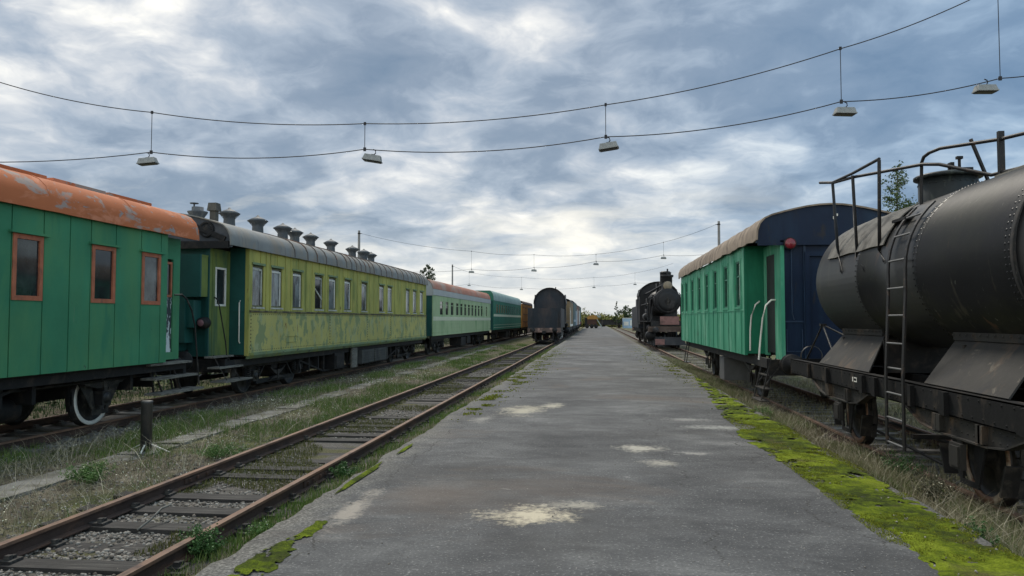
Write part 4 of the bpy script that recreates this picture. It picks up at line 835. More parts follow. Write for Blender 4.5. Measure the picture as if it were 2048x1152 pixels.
    b = MB(); b.box(xs + .12, xs + .85, 22.3, 23.1, .0, .66); b.build('battery_box', mat('grey_steel_box', (.085, .088, .088), .25, 2, .8), r)
    for yc in (20.0, 27.6):
        for s in (-1, 1):
            wheel(r, XR + s * .80, yc, .50, s, grease); x = XR + s * 1.02; z = RT + .5; b = MB()
            leaf_spring(b, x + .05 * s, yc, z + .30, 1.9, .09, 7, .16); b.box(x - .08, x + .12 * s, yc - .13, yc + .13, z - .12, z + .14)
            b.build('spring', grease, r); b = MB()
            for q in (-1, 1): b.bar((x, yc + q * .16, z - .2), (x, yc + q * .5, z + .55), .03, .14)
            b.box(x - .02, x + .02, yc - .2, yc + .2, z - .25, z - .2); b.build('axle_guard', grease, r)
            
            for q in (-1, 1): b = MB(); b.bar((XR + s * .8, yc + q * .6, z - .2), (XR + s * .8, yc + q * .62, z + .4), .09, .07); b.build('brake_shoe', dark_metal, r)
    buffer_pair(r, XR, yr + .25, -1, dark_metal)
    b = MB(); b.box(XR - .12, XR + .12, yr - .4, yr + .25, .6, .85); b.build('coupler', dark_metal, r)
coach_teal()

# ------------------------------------------------------------------ tank wagon
def tank_wagon():
    Rr, zc = 1.085, 2.43; ya, yb = 7.62, 14.4; yc = (ya + yb) / 2
    r = thing('tank_wagon', (XR, yc, RT), 'black riveted tank wagon with side ladder, railings and filler dome', 'tank wagon')
    b = MB(); seams = [ya, 9.86, 11.98, yb]
    prof = [(0, ya - .20), (.45, ya - .175), (.8, ya - .10), (1.0, ya - .02), (Rr - .012, ya + .06), (Rr, ya + .07), (Rr, 9.80), (Rr + .008, 9.805), (Rr + .008, 9.93), (Rr, 9.935), (Rr, 11.92), (Rr + .008, 11.925), (Rr + .008, 12.04), (Rr, 12.045), (Rr, yb - .32), (Rr - .04, yb - .16), (Rr - .16, yb - .02), (Rr - .42, yb + .12), (.35, yb + .20), (0, yb + .22)]
    b.lathe([(p, q) for p, q in prof], (XR, 0, zc), 'y', 72)
    for y0_, n in ((9.825, 84), (9.905, 84), (11.95, 84), (12.015, 84), (ya + .10, 96), (ya + .17, 96)):
        for k in range(n):
            t = 2 * math.pi * k / n; nx, nz = math.cos(t), math.sin(t)
            if nx < .3 or nz > .2: b.rivet((XR + (Rr + (.008 if 9 < y0_ < 13 else 0)) * nx, y0_, zc + (Rr + (.008 if 9 < y0_ < 13 else 0)) * nz), (nx, 0, nz), .016)
    b.build('tank', tank_black, r)
    b = MB()   # near end plate ring
    b.lathe([(Rr + .004, ya - .03), (Rr + .012, ya - .03), (Rr + .012, ya + .06), (Rr + .004, ya + .06)], (XR, 0, zc), 'y', 64); b.build('end_ring', dark_metal, r)
    # filler dome
    dy = 11.35
    b = MB(); b.lathe([(.385, -.62), (.385, -.07), (.35, -.05)], (XR, dy, 3.90), 'z', 32); b.lathe([(.37, -.10), (.445, -.10), (.445, -.06), (.42, -.045), (.36, -.03), (.2, 0), (0, .01)], (XR, dy, 3.90), 'z', 32)
    for k in range(24): t = k * math.pi / 12; b.rivet((XR + .385 * math.cos(t), dy + .385 * math.sin(t), 3.72), (math.cos(t), math.sin(t), 0), .016)
    dm = b.build('filler_dome', mat('dome_iron', (.010, .014, .015), .3, 3, .5, spots=[((.05, .06, .05), .62, 5, (1, 1, .4), .06)]), r)
    b = MB(); b.tube([(XR + .12, dy - .1, 3.88), (XR + .12, dy - .1, 4.08)], .022, 6); b.box(XR + .08, XR + .16, dy - .13, dy - .07, 4.07, 4.11); b.box(XR - .02, XR + .03, dy - .15, dy - .05, 3.88, 4.02); b.box(XR - .02, XR + .28, dy - .16, dy - .09, 3.885, 3.94); b.build('valve', dark_metal, dm)
    b = MB(); b.bar((XR + .38, dy - .35, 3.70), (XR + .16, dy - .35, 4.30), .05, .03); b.build('lever', ladder_m, dm)
    # curved plate over the upper side near the far end
    def on(t, off=0): return (XR + (Rr + off) * math.cos(t), zc + (Rr + off) * math.sin(t))
    b = MB(); pr = [on(R(a), .035) for a in (160, 155, 150, 144, 138, 132, 127, 123, 120)]
    b.shell([(x, z) for x, z in pr], 11.0, 13.55, .015, 26, wob=.014); b.build('walkway_plate', mat('weathered_plate', (.125, .118, .106), .3, 2, .85, bump=.2, bscale=12, spots=[((.05, .047, .042), .57, 3, (1, 1, 1), .07), ((.20, .19, .17), .64, 5, (1, 1, 1), .05)]), r)
    b = MB(); b.box(XR - .92, XR - .62, 10.55, 11.0, 3.12, 3.16); b.box(XR - .95, XR - .62, 11.02, 12.6, 2.98, 3.02); b.build('walkway_bracket', dark_metal, r)
    # railings
    posts = [((4.06, 12.62, 2.46), (4.02, 12.70, 2.56), (4.06, 13.0, 2.97), (4.10, 13.33, 4.14)), ((4.06, 11.60, 2.42), (4.02, 11.65, 2.52), (4.07, 12.1, 2.73), (4.10, 12.32, 4.06)), ((4.06, 10.85, 2.54), (4.03, 10.90, 2.58), (4.06, 11.15, 2.76), (4.10, 11.20, 4.07))]
    for p in posts: b = MB(); b.tube(p, .026, 8); b.box(p[0][0] - .04, p[0][0] + .04, p[0][1] - .03, p[0][1] + .03, p[0][2] - .06, p[0][2] + .03); b.build('railing_post', ladder_m, r)
    hand_rail(r, [(4.02, 13.78, 4.22), (4.10, 13.34, 4.14), (4.10, 12.32, 4.10), (4.10, 11.2, 4.09)], .024, ladder_m, 'handrail')
    hand_rail(r, [(4.10, 13.33, 4.13), (4.12, 12.32, 4.04), (4.58, 10.92, 3.94), (4.66, 10.60, 3.87), (5.08, 10.12, 3.62), (5.14, 9.6, 3.60), (5.16, 9.1, 3.60)], .024, ladder_m, 'handrail')
    hand_rail(r, [(4.60, 11.05, 2.98), (4.60, 11.03, 3.6), (4.60, 11.0, 3.98), (4.61, 10.95, 4.05), (4.64, 10.85, 4.085), (4.70, 10.65, 4.10), (5.10, 9.93, 4.04), (5.14, 9.4, 3.99), (5.14, 8.6, 3.98)], .024, ladder_m, 'handrail')
    b = MB(); b.box(5.07, 5.14, 9.90, 9.95, 3.52, 4.14); b.build('railing_post', ladder_m, r)
    b = MB(); b.box(4.98, 5.35, 8.6, 9.85, 3.53, 3.56); b.build('top_walkway', wood, r)
    # ladder bent over the tank
    lad = None
    for y in (10.58, 10.02):
        pts = [(3.90, y, .08), (3.90, y, 1.0), (3.935, y, 1.7), (3.955, y, 2.1)] + [(on(R(a), .055)[0], y, on(R(a), .055)[1]) for a in (180, 173, 166, 159, 152, 145, 138, 132)]
        b = MB()
        for p, q in zip(pts, pts[1:]): b.bar(p, q, .022, .065, up=(0, 1, 0))
        o = b.build('ladder', ladder_m, r)
    for k, z in enumerate((.12, .45, .78, 1.11, 1.44, 1.81, 2.17, 2.54)):
        x = (3.90 if z < 1.05 else 3.92 if z < 1.5 else 3.945) if z < 2.3 else on(math.pi - math.asin((z - zc) / (Rr + .055)), .055)[0]
        b = MB(); b.tube([(x, 10.04, z), (x, 10.57, z)], .014, 6); b.build('rung', mat('worn_rung', (.10, .10, .10), .3, 5, .5), r)
    for a in (157, 142):
        x, z = on(R(a), .055); b = MB(); b.tube([(x, 10.04, z), (x, 10.57, z)], .014, 6); b.build('rung', mat('worn_rung', (0, 0, 0)), r)
    # frame
    xf = 3.95; z1 = .955; z0 = .67; y0, y2 = 5.2, 15.7
    b = MB()
    for x, s in ((xf, 1), (2 * XR - xf, -1)):
        b.box(x, x + .015 * s, y0, y2, z0, z1); b.box(x, x + .13 * s, y0, y2, z1 - .016, z1 + .004); b.box(x, x + .13 * s, y0, y2, z0 - .004, z0 + .014)
        for y in (6.2, 7.3, 8.9, 9.8, 11.0, 11.5, 13.2, 14.3): b.box(x - .055 * s, x - .001 * s, y, y + .10, z0 + .0, z1 - .02); b.box(x - .02 * s, x - .001 * s, y + .16, y + .22, z0, z1 - .02)
        y = y0 + .1
        while y < y2: b.rivet((x, y, z0 + .05), (-s, 0, 0), .016); b.rivet((x, y + .08, z1 - .05), (-s, 0, 0), .016); y += .22
    b.box(xf, 2 * XR - xf, y2 - .02, y2 + .03, z0 - .02, z1 + .01); b.box(xf, 2 * XR - xf, y0 - .03, y0 + .02, z0 - .02, z1 + .01)
    b.box(XR - .35, XR - .22, y0 + .02, y2 - .02, z0, z1 - .02); b.box(XR + .22, XR + .35, y0 + .02, y2 - .02, z0, z1 - .02)
    for y in (9.0, 13.0): b.box(xf + .14, 2 * XR - xf - .14, y - .1, y + .1, z0, z1 + .0)
    b.build('underframe', mat('frame_black', (.007, .007, .0075), .35, 2, .7, spec=.2, bump=.1, bscale=20, spots=[((.042, .033, .026), .60, 4, (1, 1, .5), .05)]), r)
    b = MB(); b.box(xf - .004, xf - .001, 12.02, 12.06, .80, .87); b.box(xf - .004, xf - .001, 11.86, 11.98, .855, .872); b.box(xf - .004, xf - .001, 11.86, 11.98, .80, .816); b.box(xf - .004, xf - .001, 11.86, 11.875, .816, .855); b.build('marking', white_paint, r)
    # sloping saddle plates that carry the tank
    for (ta, tb, ba, bb) in ((13.9, 12.05, 14.0, 11.55), (9.75, 7.9, 9.68, 7.80)):
        for s in (1, -1):
            X = lambda x: x if s > 0 else 2 * XR - x
            P = [(X(4.03), bb, .965), (X(4.03), ba, .965), (X(4.47), ta, 1.53), (X(4.47), tb, 1.53)]
            b = MB(); n = Vector((-s * .78, 0, .62)) * .02
            b.add(P + [tuple(Vector(p) + n) for p in P], [(0, 1, 2, 3), (7, 6, 5, 4), (0, 4, 5, 1), (1, 5, 6, 2), (2, 6, 7, 3), (3, 7, 4, 0)])
            b.box(X(4.40), X(4.52), min(ta, tb), max(ta, tb), 1.505, 1.63)
            k = min(ta, tb) + .08
            while k < max(ta, tb): b.rivet((X(4.395), k, 1.57), (-s, 0, .3), .02); k += .16
            k = min(ba, bb) + .1
            while k < max(ba, bb): b.rivet((X(4.07), k, 1.035), (-s * .78, 0, .62), .016); k += .2
            b.build('saddle_plate', tank_rust, r)
        for y in (min(ba, bb) + .3, max(ba, bb) - .3): b = MB(); b.box(XR - .75, XR + .75, y, y + .04, .95, 1.45); b.build('saddle_web', dark_metal, r)
    for ba, bb in ((7.3, 10.1), (11.4, 14.2)):
        for s in (1, -1):
            X = (lambda v: v) if s > 0 else (lambda v: 2 * XR - v)
            b = MB(); x0, x1_ = sorted((X(3.985), X(4.00))); b.prism([(ba, .666), (bb, .666), (bb - .45, .50), (bb - .8, .46), (ba + .8, .46), (ba + .45, .50)], x0, x1_, 'x')
            x0, x1_ = sorted((X(3.94), X(4.06)))
            for p, q in zip([(ba, .655), (ba + .45, .49), (ba + .8, .45), (bb - .8, .45), (bb - .45, .49)], [(ba + .45, .49), (ba + .8, .45), (bb - .8, .45), (bb - .45, .49), (bb, .655)]): b.bar(((x0 + x1_) / 2, p[0], p[1]), ((x0 + x1_) / 2, q[0], q[1]), .12, .018)
            k = ba + .35
            while k < bb - .3: b.rivet((X(3.985), k, .62), (-s, 0, 0), .015); b.rivet((X(3.985), k, .52), (-s, 0, 0), .015); k += .13
            for k in (ba + .9, (ba + bb) / 2 - .55, (ba + bb) / 2 + .5, bb - 1.0): b.box(X(3.93), X(3.984), k, k + .09, .47, .66)
            b.build('girder', tank_rust, r)
    # far end: handbrake bracket
    b = MB(); ap = (4.35, 14.9, 1.66); b.tube([(4.2, 15.5, .95), ap], .018, 6); b.tube([ap, (4.30, 13.95, 1.0)], .018, 6); b.tube([ap, (4.75, 14.2, 1.35)], .016, 6); b.box(ap[0] - .05, ap[0] + .06, ap[1] - .06, ap[1] + .04, 1.63, 1.68); b.build('handbrake_bracket', grease, r)
    b = MB(); b.lathe([(.20, -.02), (.22, 0), (.20, .02)], (4.3, 15.5, 1.02), 'y', 18); b.build('handbrake_wheel', grease, r)
    # wheels, springs, axle boxes, brakes
    for yq in (8.72, 12.74):
        for s in (-1, 1):
            wheel(r, XR + s * .80, yq, .50, s, grease, mat('rusty_tyre', (.16, .085, .05), .3, 4, .6, spots=[((.33, .27, .20), .56, 3, (1, 1, 1), .06)]))
            x = XR + s * 1.03; z = RT + .5
            b = MB(); leaf_spring(b, x + .02 * s, yq, z + .26, 1.35, .10, 8, .13)
            for q in (-1, 1): b.bar((x, yq + q * .66, z + .40), (x, yq + q * .70, z + .48), .05); b.box(x - .05, x + .05, yq + q * .70 - .07, yq + q * .70 + .07, z + .42, z + .45)
            b.build('spring', tank_rust, r)
            b = MB()
            for q in (-1, 1):
                P = [(yq + q * .13, z - .26), (yq + q * .22, z - .26), (yq + q * .34, z + .10), (yq + q * .62, z + .42), (yq + q * .13, z + .42)]
                b.prism(P, x - .012, x + .012, 'x')
            b.box(x - .012, x + .012, yq - .2, yq + .2, z - .32, z - .262); b.build('axle_guard', dark_metal, r)
            b = MB(); b.box(x - .09, x + .15 * s, yq - .128, yq + .128, z - .13, z + .15); b.box(x + .15 * s, x + .17 * s, yq - .10, yq + .10, z - .10, z + .12); b.box(x - .05, x + .10 * s, yq - .05, yq + .05, z + .15, z + .18); b.build('axle_box', tank_rust, r)
            for q in (-1, 1):
                b = MB(); a0 = .25 if q > 0 else math.pi - .25
                for t0, t1 in ((-.35, 0), (0, .35), (.35, .62)):
                    f0, f1 = (t0, t1) if q > 0 else (math.pi - t0, math.pi - t1); rr = .565
                    b.bar((XR + s * .81, yq + rr * math.cos(f0), z - .12 + rr * math.sin(f0)), (XR + s * .81, yq + rr * math.cos(f1), z - .12 + rr * math.sin(f1)), .10, .07, up=(1, 0, 0))
                b.bar((XR + s * .83, yq + q * .64, z - .02), (XR + s * .83, yq + q * .70, z + .42), .05, .025)
                b.bar((XR + s * .95, yq + q * .60, z - .30), (XR + s * .95, yq + q * .72, z + .03), .16, .03)
                b.build('brake_shoe', grease, r)
    b = MB(); b.tube([(XR - .25, 7.6, .05), (XR - .25, 13.9, .05)], .025, 6); b.box(XR - .9, XR + .9, 10.5, 10.58, .16, .22); b.tube([(4.28, 9.6, -.05), (4.28, 12.0, .05)], .02, 6); b.tube([(XR + .3, 9.2, .30), (XR + .3, 12.3, .30)], .16, 12); b.build('brake_rod', dark_metal, r)
    b = MB(); b.bar((4.0, 6.4, .62), (4.05, 6.4, -.1), .03); b.bar((4.0, 6.9, .62), (4.05, 6.9, -.1), .03); b.box(3.98, 4.2, 6.38, 6.92, -.1, -.07); b.box(3.98, 4.2, 6.38, 6.92, .22, .25); b.build('step', grease, r)
    buffer_pair(r, XR, y2 + .03, 1, dark_metal, .80); buffer_pair(r, XR, y0 - .03, -1, dark_metal, .80)
tank_wagon()

# ------------------------------------------------------------------ steam locomotives
def steam_loco(label, xc, yf, d, tender_len, front_detail=True, loc_m=None, loco_len=11.5, zb=3.10, rb=.88):
    """d = -1: the smokebox front looks towards the camera (-y)"""
    m = loc_m or loco_black; r = thing('steam_locomotive', (xc, yf - d * loco_len / 2, RT), label, 'locomotive')
    Yp = lambda t: yf - d * t                      # t metres behind the front of the smokebox
    def boxy(b, x0, x1, t0, t1, z0, z1): b.box(x0, x1, Yp(t0), Yp(t1), z0, z1)
    b = MB(); b.lathe([(0, Yp(-.06)), (rb * .55, Yp(-.05)), (rb * .80, Yp(-.02)), (rb * .82, Yp(.03))], (xc, 0, zb), 'y', 32)
    b.lathe([(rb * .82, Yp(.02)), (rb + .03, Yp(.02)), (rb + .03, Yp(1.6)), (rb - .03, Yp(1.62)), (rb - .03, Yp(6.6)), (rb + .12, Yp(6.8)), (rb + .12, Yp(8.2))], (xc, 0, zb), 'y', 32)
    for t in (2.6, 3.7, 4.8, 5.9): b.lathe([(rb - .028, Yp(t)), (rb - .015, Yp(t)), (rb - .015, Yp(t + .07)), (rb - .028, Yp(t + .07))], (xc, 0, zb), 'y', 32)
    b.build('boiler', m, r)
    b = MB(); b.box(xc - .05, xc + .05, Yp(-.10), Yp(-.04), zb - .3, zb + .3); b.lathe([(.16, Yp(-.12)), (.18, Yp(-.10)), (.16, Yp(-.06))], (xc, 0, zb), 'y', 14); b.build('smokebox_handle', grease, r)
    b = MB(); b.lathe([(.46, rb - .1), (.38, rb + .05), (.39, 1.72), (.47, 1.76), (.48, 1.90), (.36, 1.90), (.34, 1.2)], (xc, Yp(.75), zb), 'z', 20); b.tube([(xc + .05, Yp(.75), zb + 1.7), (xc + .05, Yp(.75), zb + 2.35)], .06, 6); b.build('chimney', m, r)
    b = MB(); b.lathe([(.0, -.14), (.33, -.13), (.35, -.08), (.35, .12), (.14, .24), (0, .24)], (xc, Yp(.25), zb + rb + .22), 'y', 22); hl = b.build('headlamp', m, r)
    b = MB(); b.lathe([(.0, -.16 if d < 0 else .16), (.30, -.15 if d < 0 else .15), (.33, -.12 if d < 0 else .12)], (xc, Yp(.25), zb + rb + .22), 'y', 20); b.build('lens', brass, hl)
    for t, rr in ((2.4, .40), (4.4, .44)):
        b = MB(); b.lathe([(rr + .06, rb - .2), (rr, rb + .1), (rr, rb + .45), (rr * .7, rb + .62), (0, rb + .68)], (xc, Yp(t), zb), 'z', 20); b.build('dome', m, r)
    if front_detail:
        b = MB(); b.lathe([(.42, rb - .2), (.40, rb + 1.2), (.44, rb + 1.25), (.30, rb + 1.35), (0, rb + 1.36)], (xc, Yp(1.75), zb), 'z', 18); b.box(xc - .55, xc + .55, Yp(3.0), Yp(3.9), zb + rb - .2, zb + rb + .55)
        for t in (.6, 2.0, 3.3, 5.2, 6.4): b.tube([(xc - .7, Yp(t), zb + .5), (xc - 1.15, Yp(t + .2), zb + .1), (xc - 1.25, Yp(t + .1), zb - .9), (xc - 1.3, Yp(t + .3), 1.65)], .05, 6)
        b.tube([(xc - .3, Yp(1.2), zb + rb + .3), (xc - 1.0, Yp(3), zb + rb - .1), (xc - 1.05, Yp(8), zb + rb - .1)], .07, 6)
        b.tube([(xc - 1.46, Yp(-.2), 1.68), (xc - 1.46, Yp(-.2), 2.75), (xc - 1.40, Yp(.4), 2.95), (xc - 1.40, Yp(8), 2.95)], .035, 6)
        b.lathe([(0, Yp(3.0)), (.28, Yp(3.0)), (.28, Yp(5.6)), (0, Yp(5.6))], (xc - 1.2, 0, 2.0), 'y', 14); b.build('pipework', m, r)
    # cab
    b = MB(); zr = 4.62
    boxy(b, xc - 1.52, xc + 1.52, 8.2, 8.26, 1.4, zr - .35)
    b.prism([(xc + 1.5 * math.cos(a), 3.72 + 1.12 * math.sin(a)) if front_detail else (xc + 1.5 * math.cos(a), 3.35 + 1.5 * math.sin(a)) for a in (math.pi - i * math.pi / 14 for i in range(15))], Yp(8.27), Yp(8.31))
    for s in (-1, 1): boxy(b, xc + s * 1.52, xc + s * 1.47, 8.261, 8.75, 1.4, zr - .35); boxy(b, xc + s * 1.52, xc + s * 1.47, 9.45, 10.6, 1.4, zr - .35); boxy(b, xc + s * 1.52, xc + s * 1.47, 8.75, 9.45, 1.4, 2.7); boxy(b, xc + s * 1.52, xc + s * 1.47, 8.75, 9.45, 3.5, zr - .35)
    b.build('cab', m, r)
    pr = [(xc + 1.62 * math.cos(a), 3.72 + 1.20 * math.sin(a)) for a in (math.pi - i * math.pi / 14 for i in range(15))] if front_detail else [(xc + 1.62 * math.cos(a), 3.35 + 1.62 * math.sin(a)) for a in (math.pi - i * math.pi / 16 for i in range(17))]
    b = MB(); b.shell(pr, Yp(8.0), Yp(10.9), .05, 2); b.build('cab_roof', m, r)
    b = MB(); b.prism([(x * .985 + xc * .015, z - .03) for x, z in pr] + [(xc + 1.55, 1.5), (xc - 1.55, 1.5)][:2], Yp(10.55), Yp(10.6)); b.build('cab_back', tender_black, r)
    # running plates, pipes, cylinders
    b = MB()
    for s in (-1, 1):
        boxy(b, xc + s * 1.5, xc + s * .85, -.4, 8.2, 1.62, 1.68)
        b.tube([(xc + s * (rb + .16), Yp(.1), zb + .35), (xc + s * (rb + .2), Yp(3), zb + .35), (xc + s * (rb + .2), Yp(8), zb + .35)], .03, 6)
        b.tube([(xc + s * (rb * .9), Yp(.3), zb + .6), (xc + s * (rb + .16), Yp(-.1), zb + .2), (xc + s * (rb + .28), Yp(-.35), zb - .5), (xc + s * (rb + .3), Yp(-.4), zb - 1.4)], .03, 6)
        b.tube([(xc + s * (rb + .05), Yp(1.6), zb + .5), (xc + s * (rb + .22), Yp(1.7), zb), (xc + s * 1.1, Yp(1.5), 1.7)], .09, 8)
    boxy(b, xc - .6, xc + .6, -.2, 8, 1.15, 1.62); b.build('running_plate', m, r)
    for s in (-1, 1):
        b = MB(); x = xc + s * 1.22
        b.lathe([(0, Yp(.2)), (.34, Yp(.22)), (.36, Yp(.3)), (.36, Yp(1.25)), (.30, Yp(1.35)), (0, Yp(1.35))], (x, 0, .62), 'y', 20); b.lathe([(0, Yp(.1)), (.2, Yp(.1)), (.22, Yp(1.4)), (0, Yp(1.4))], (x, 0, 1.2), 'y', 16); b.build('cylinder', m, r)
        w0 = None
        for k in range(5):
            wb_ = wheel(r, xc + s * .80, Yp(2.6 + k * 1.38), .64, s, mat('dark_red_wheel', (.075, .018, .014), .3, 2, .6) if not front_detail else m, white_paint if not front_detail else None, name='driving_wheel')
        wheel(r, xc + s * .80, Yp(.9), .40, s, m)
        b = MB(); b.box(xc + s * .95, xc + s * 1.02, Yp(1.4), Yp(4.0), .52, .66); b.box(xc + s * .94, xc + s * .99, Yp(2.4), Yp(8.3), .30, .42); b.build('connecting_rod', grease, r)
    if front_detail:
        b = MB(); boxy(b, xc - 1.45, xc + 1.45, -.62, -.50, .92, 1.30); b.build('buffer_beam', mat('dark_rusty_beam', (.075, .052, .042), .35, 2, .85, spots=[((.12, .09, .075), .6, 3, (1, 1, 1), .06)]), r)
        b = MB(); boxy(b, xc - .62, xc + .70, -.64, -.60, 1.42, 2.0); b.build('number_board', red_paint, r)
        b = MB(); boxy(b, xc - 1.2, xc + 1.2, -.45, .2, 1.32, 1.62); b.build('smokebox_saddle', m, r)
        b = MB(); b.hexa([(xc - 1.15, Yp(-.95), .0), (xc + 1.15, Yp(-.95), .0), (xc + 1.15, Yp(-.85), .0), (xc - 1.15, Yp(-.85), .0)], [(xc - .95, Yp(-.65), .55), (xc + .95, Yp(-.65), .55), (xc + .95, Yp(-.55), .55), (xc - .95, Yp(-.55), .55)]); b.build('plough', m, r)
        b = MB(); b.box(xc - 1.0, xc - .35, Yp(-.98), Yp(-.94), .02, .42); b.build('plough_plate', red_paint, r)
        buffer_pair(r, xc, Yp(-.62), d, m, 1.05)
        b = MB()
        for k in range(7): b.box(xc - 1.62, xc - 1.12, Yp(1.1), Yp(1.35), -.02 + k * .27, .01 + k * .27)
        boxy(b, xc - 1.64, xc - 1.60, 1.08, 1.36, -.05, 1.62); boxy(b, xc - 1.14, xc - 1.10, 1.08, 1.36, -.05, 1.62); b.build('step', grease, r)
        for s in (-1, 1): pass
        b = MB(); b.box(xc - 1.35, xc - .55, Yp(2.3), Yp(2.9), zb - .3, zb + .3); b.build('sand_box', m, r)
        b = MB(); b.lathe([(.0, 0), (.2, 0), (.2, .9), (0, .9)], (xc - 1.15, Yp(4.2), 1.7), 'z', 14); b.build('air_pump', m, r)
    # tender
    t0, t1 = 11.0, 11.0 + tender_len
    b = MB(); top = 3.0 if front_detail else 2.80
    boxy(b, xc - 1.48, xc + 1.48, t0, t1, 1.06, top)
    if front_detail: boxy(b, xc - 1.2, xc + 1.2, t0 + .1, t1 - 2.2, top, top + .75)
    else:
        for q in (-1.0, -.5, .0, .5, 1.0): b.box(xc + q - .02, xc + q + .02, Yp(t1 + .001), Yp(t1 + .02), 1.1, top)
        z = 1.2
        while z < top: 
            for q in (-1.42, -.97, -.03, 1.42): b.rivet((xc + q, Yp(t1), z), (0, d, 0) if False else (0, -1 if Yp(t1) < Yp(t0) else 1, 0), .03)
            z += .16
    b.build('tender_body', tender_black, r)
    b = MB(); boxy(b, xc - 1.3, xc + 1.3, t0 + .1, t1 - .1, .72, 1.055); b.build('tender_frame', m, r)
    for yc in (t0 + 1.9, t1 - 1.9): bogie(r, xc, Yp(yc), .5, 1.9)
    b = MB(); boxy(b, xc - 1.46, xc + 1.46, t1 + .001, t1 + .12, .66, 1.05); b.build('buffer_beam', rust_beam, r)
    buffer_pair(r, xc, Yp(t1 + .12), -d, m, .86)
    b = MB(); boxy(b, xc - .14, xc + .14, t1 + .12, t1 + .6, .55, .8)
    for q in (-.8, .8): b.bar((xc + q, Yp(t1 + .1), .66), (xc + q, Yp(t1 + .15), -.05), .08)
    boxy(b, xc - 1.0, xc + 1.0, t1 + .1, t1 + .16, -.08, .0); b.build('coupler', m, r)
    hand_rail(r, [(xc + 1.3, Yp(t1 + .06), 1.2), (xc + 1.3, Yp(t1 + .06), 2.5)], .025, grease)
    return r
steam_loco('black steam locomotive with pale headlamp and red board behind the teal coach', XR, 53.6, -1, 11.5)
steam_loco('dark tender and round-roofed cab of a steam locomotive on the empty track', XM - .05, 65.4 + 11.0 + 7.7, 1, 7.7, False)

def far_vehicle(name, label, cat, xc, y0, y1, z1, body_m, trim_m, roof_m, trim):
    r = thing(name, (xc, (y0 + y1) / 2, RT), label, cat); x = xc + 1.5
    b = MB(); b.box(xc - 1.5, x, y0, y1, .95, z1); b.build('body', body_m, r)
    b = MB(); trim(b, x); b.build('trim', trim_m, r)
    b = MB(); b.shell(arc_roof(xc, 1.52, z1, z1 + .5, .22), y0 - .05, y1 + .05, .04, 2); b.build('roof', roof_m, r)
    b = MB(); b.box(xc - 1.4, xc + 1.4, y0 + .3, y1 - .3, .55, .949); b.build('underframe', dark_metal, r)
    for yc in (y0 + 2.4, y1 - 2.4): bogie(r, xc, yc)
    buffer_pair(r, xc, y0, -1, dark_metal)
    return r
dkred = mat('dark_red', (.16, .025, .03), .2, 1, .6)
teal2 = mat('dull_teal', (.035, .085, .095), .2, 1, .6)
def t1(b, x):
    b.box(x, x + .03, 86.2, 96, 1.0, 1.25); b.box(x, x + .03, 86.2, 86.6, 1.25, 3.2); b.box(x, x + .03, 88.2, 88.6, 1.25, 2.6); b.box(x, x + .03, 86.6, 88.2, 2.6, 2.85)
far_vehicle('railcar', 'cream and brown railcar with white trim in front of the dark cab', 'railcar', XM, 86, 98.5, 3.9, mat('tan_paint', (.19, .135, .075), .25, 1, .7), white_paint, loco_black, t1)
far_vehicle('diesel_locomotive', 'dull teal diesel locomotive further up the tender track', 'locomotive', XM, 100.5, 116, 4.1, teal2, mat('sky_blue', (.24, .30, .36), .1, 1, .6), loco_black, lambda b, x: (b.box(x, x + .03, 110, 116, .95, 3.1), b.box(x, x + .03, 100.5, 110, 1.5, 1.8)))
far_vehicle('goods_wagon', 'brown wagon with white end posts beyond the diesel locomotive', 'railway wagon', XM, 118, 136, 4.0, mat('brown_wagon', (.17, .095, .075), .2, 1, .8), white_paint, loco_black, lambda b, x: (b.box(x, x + .03, 131, 135.9, 1.0, 3.4), b.box(x, x + .03, 118.1, 120, 1.0, 3.4)))
far_vehicle('goods_wagon', 'dark green wagon, last in the line of the tender track', 'railway wagon', XM, 138, 152, 4.1, green_dark, dkred, loco_black, lambda b, x: (b.box(x, x + .03, 138, 152, 1.0, 1.4)))

# ------------------------------------------------------------------ far end of the yard
def rail_crane():
    y = 158; x = -1.0
    r = thing('track_machine', (x, y, 0), 'yellow-hooded track machine parked across the far end of the road', 'track machine')
    b = MB(); b.prism([(x - .80, 1.905), (x - .9, 2.35), (x - .4, 2.75), (x + .6, 2.80), (x + 1.3, 2.5), (x + 1.55, 1.905)], y, y + 3); b.build('hood', yellow_mach, r)
    b = MB(); b.box(x - .8, x + 1.2, y + .1, y + 2.9, .75, 1.9); b.build('body', mat('machine_red', (.06, .028, .02), .3, 1, .7), r)
    b = MB(); b.box(x - 1.4, x - .85, y + .3, y + 2.6, .6, 2.2); b.build('cab', loco_black, r)
    b = MB(); b.box(x - 1.3, x + 1.5, y, y + 3, .42, .60)
    for q in (-.9, .1, 1.0):
        b.lathe([(0, -.1), (.42, -.1), (.42, .1), (0, .1)], (x + q, y - .1, .42), 'y', 14)
    b.build('chassis', dark_metal, r)
    b = MB(); b.bar((x + 1.2, y, 1.9), (x + 2.3, y, .15), .25, .2); b.box(x + 1.2, x + 2.0, y, y + .5, 2.3, 2.7); b.build('jib', mat('pale_machine', (.26, .30, .28), .2, 1, .7), r)
    # it stands on the road
    for o in r.children:
        pass
rail_crane()
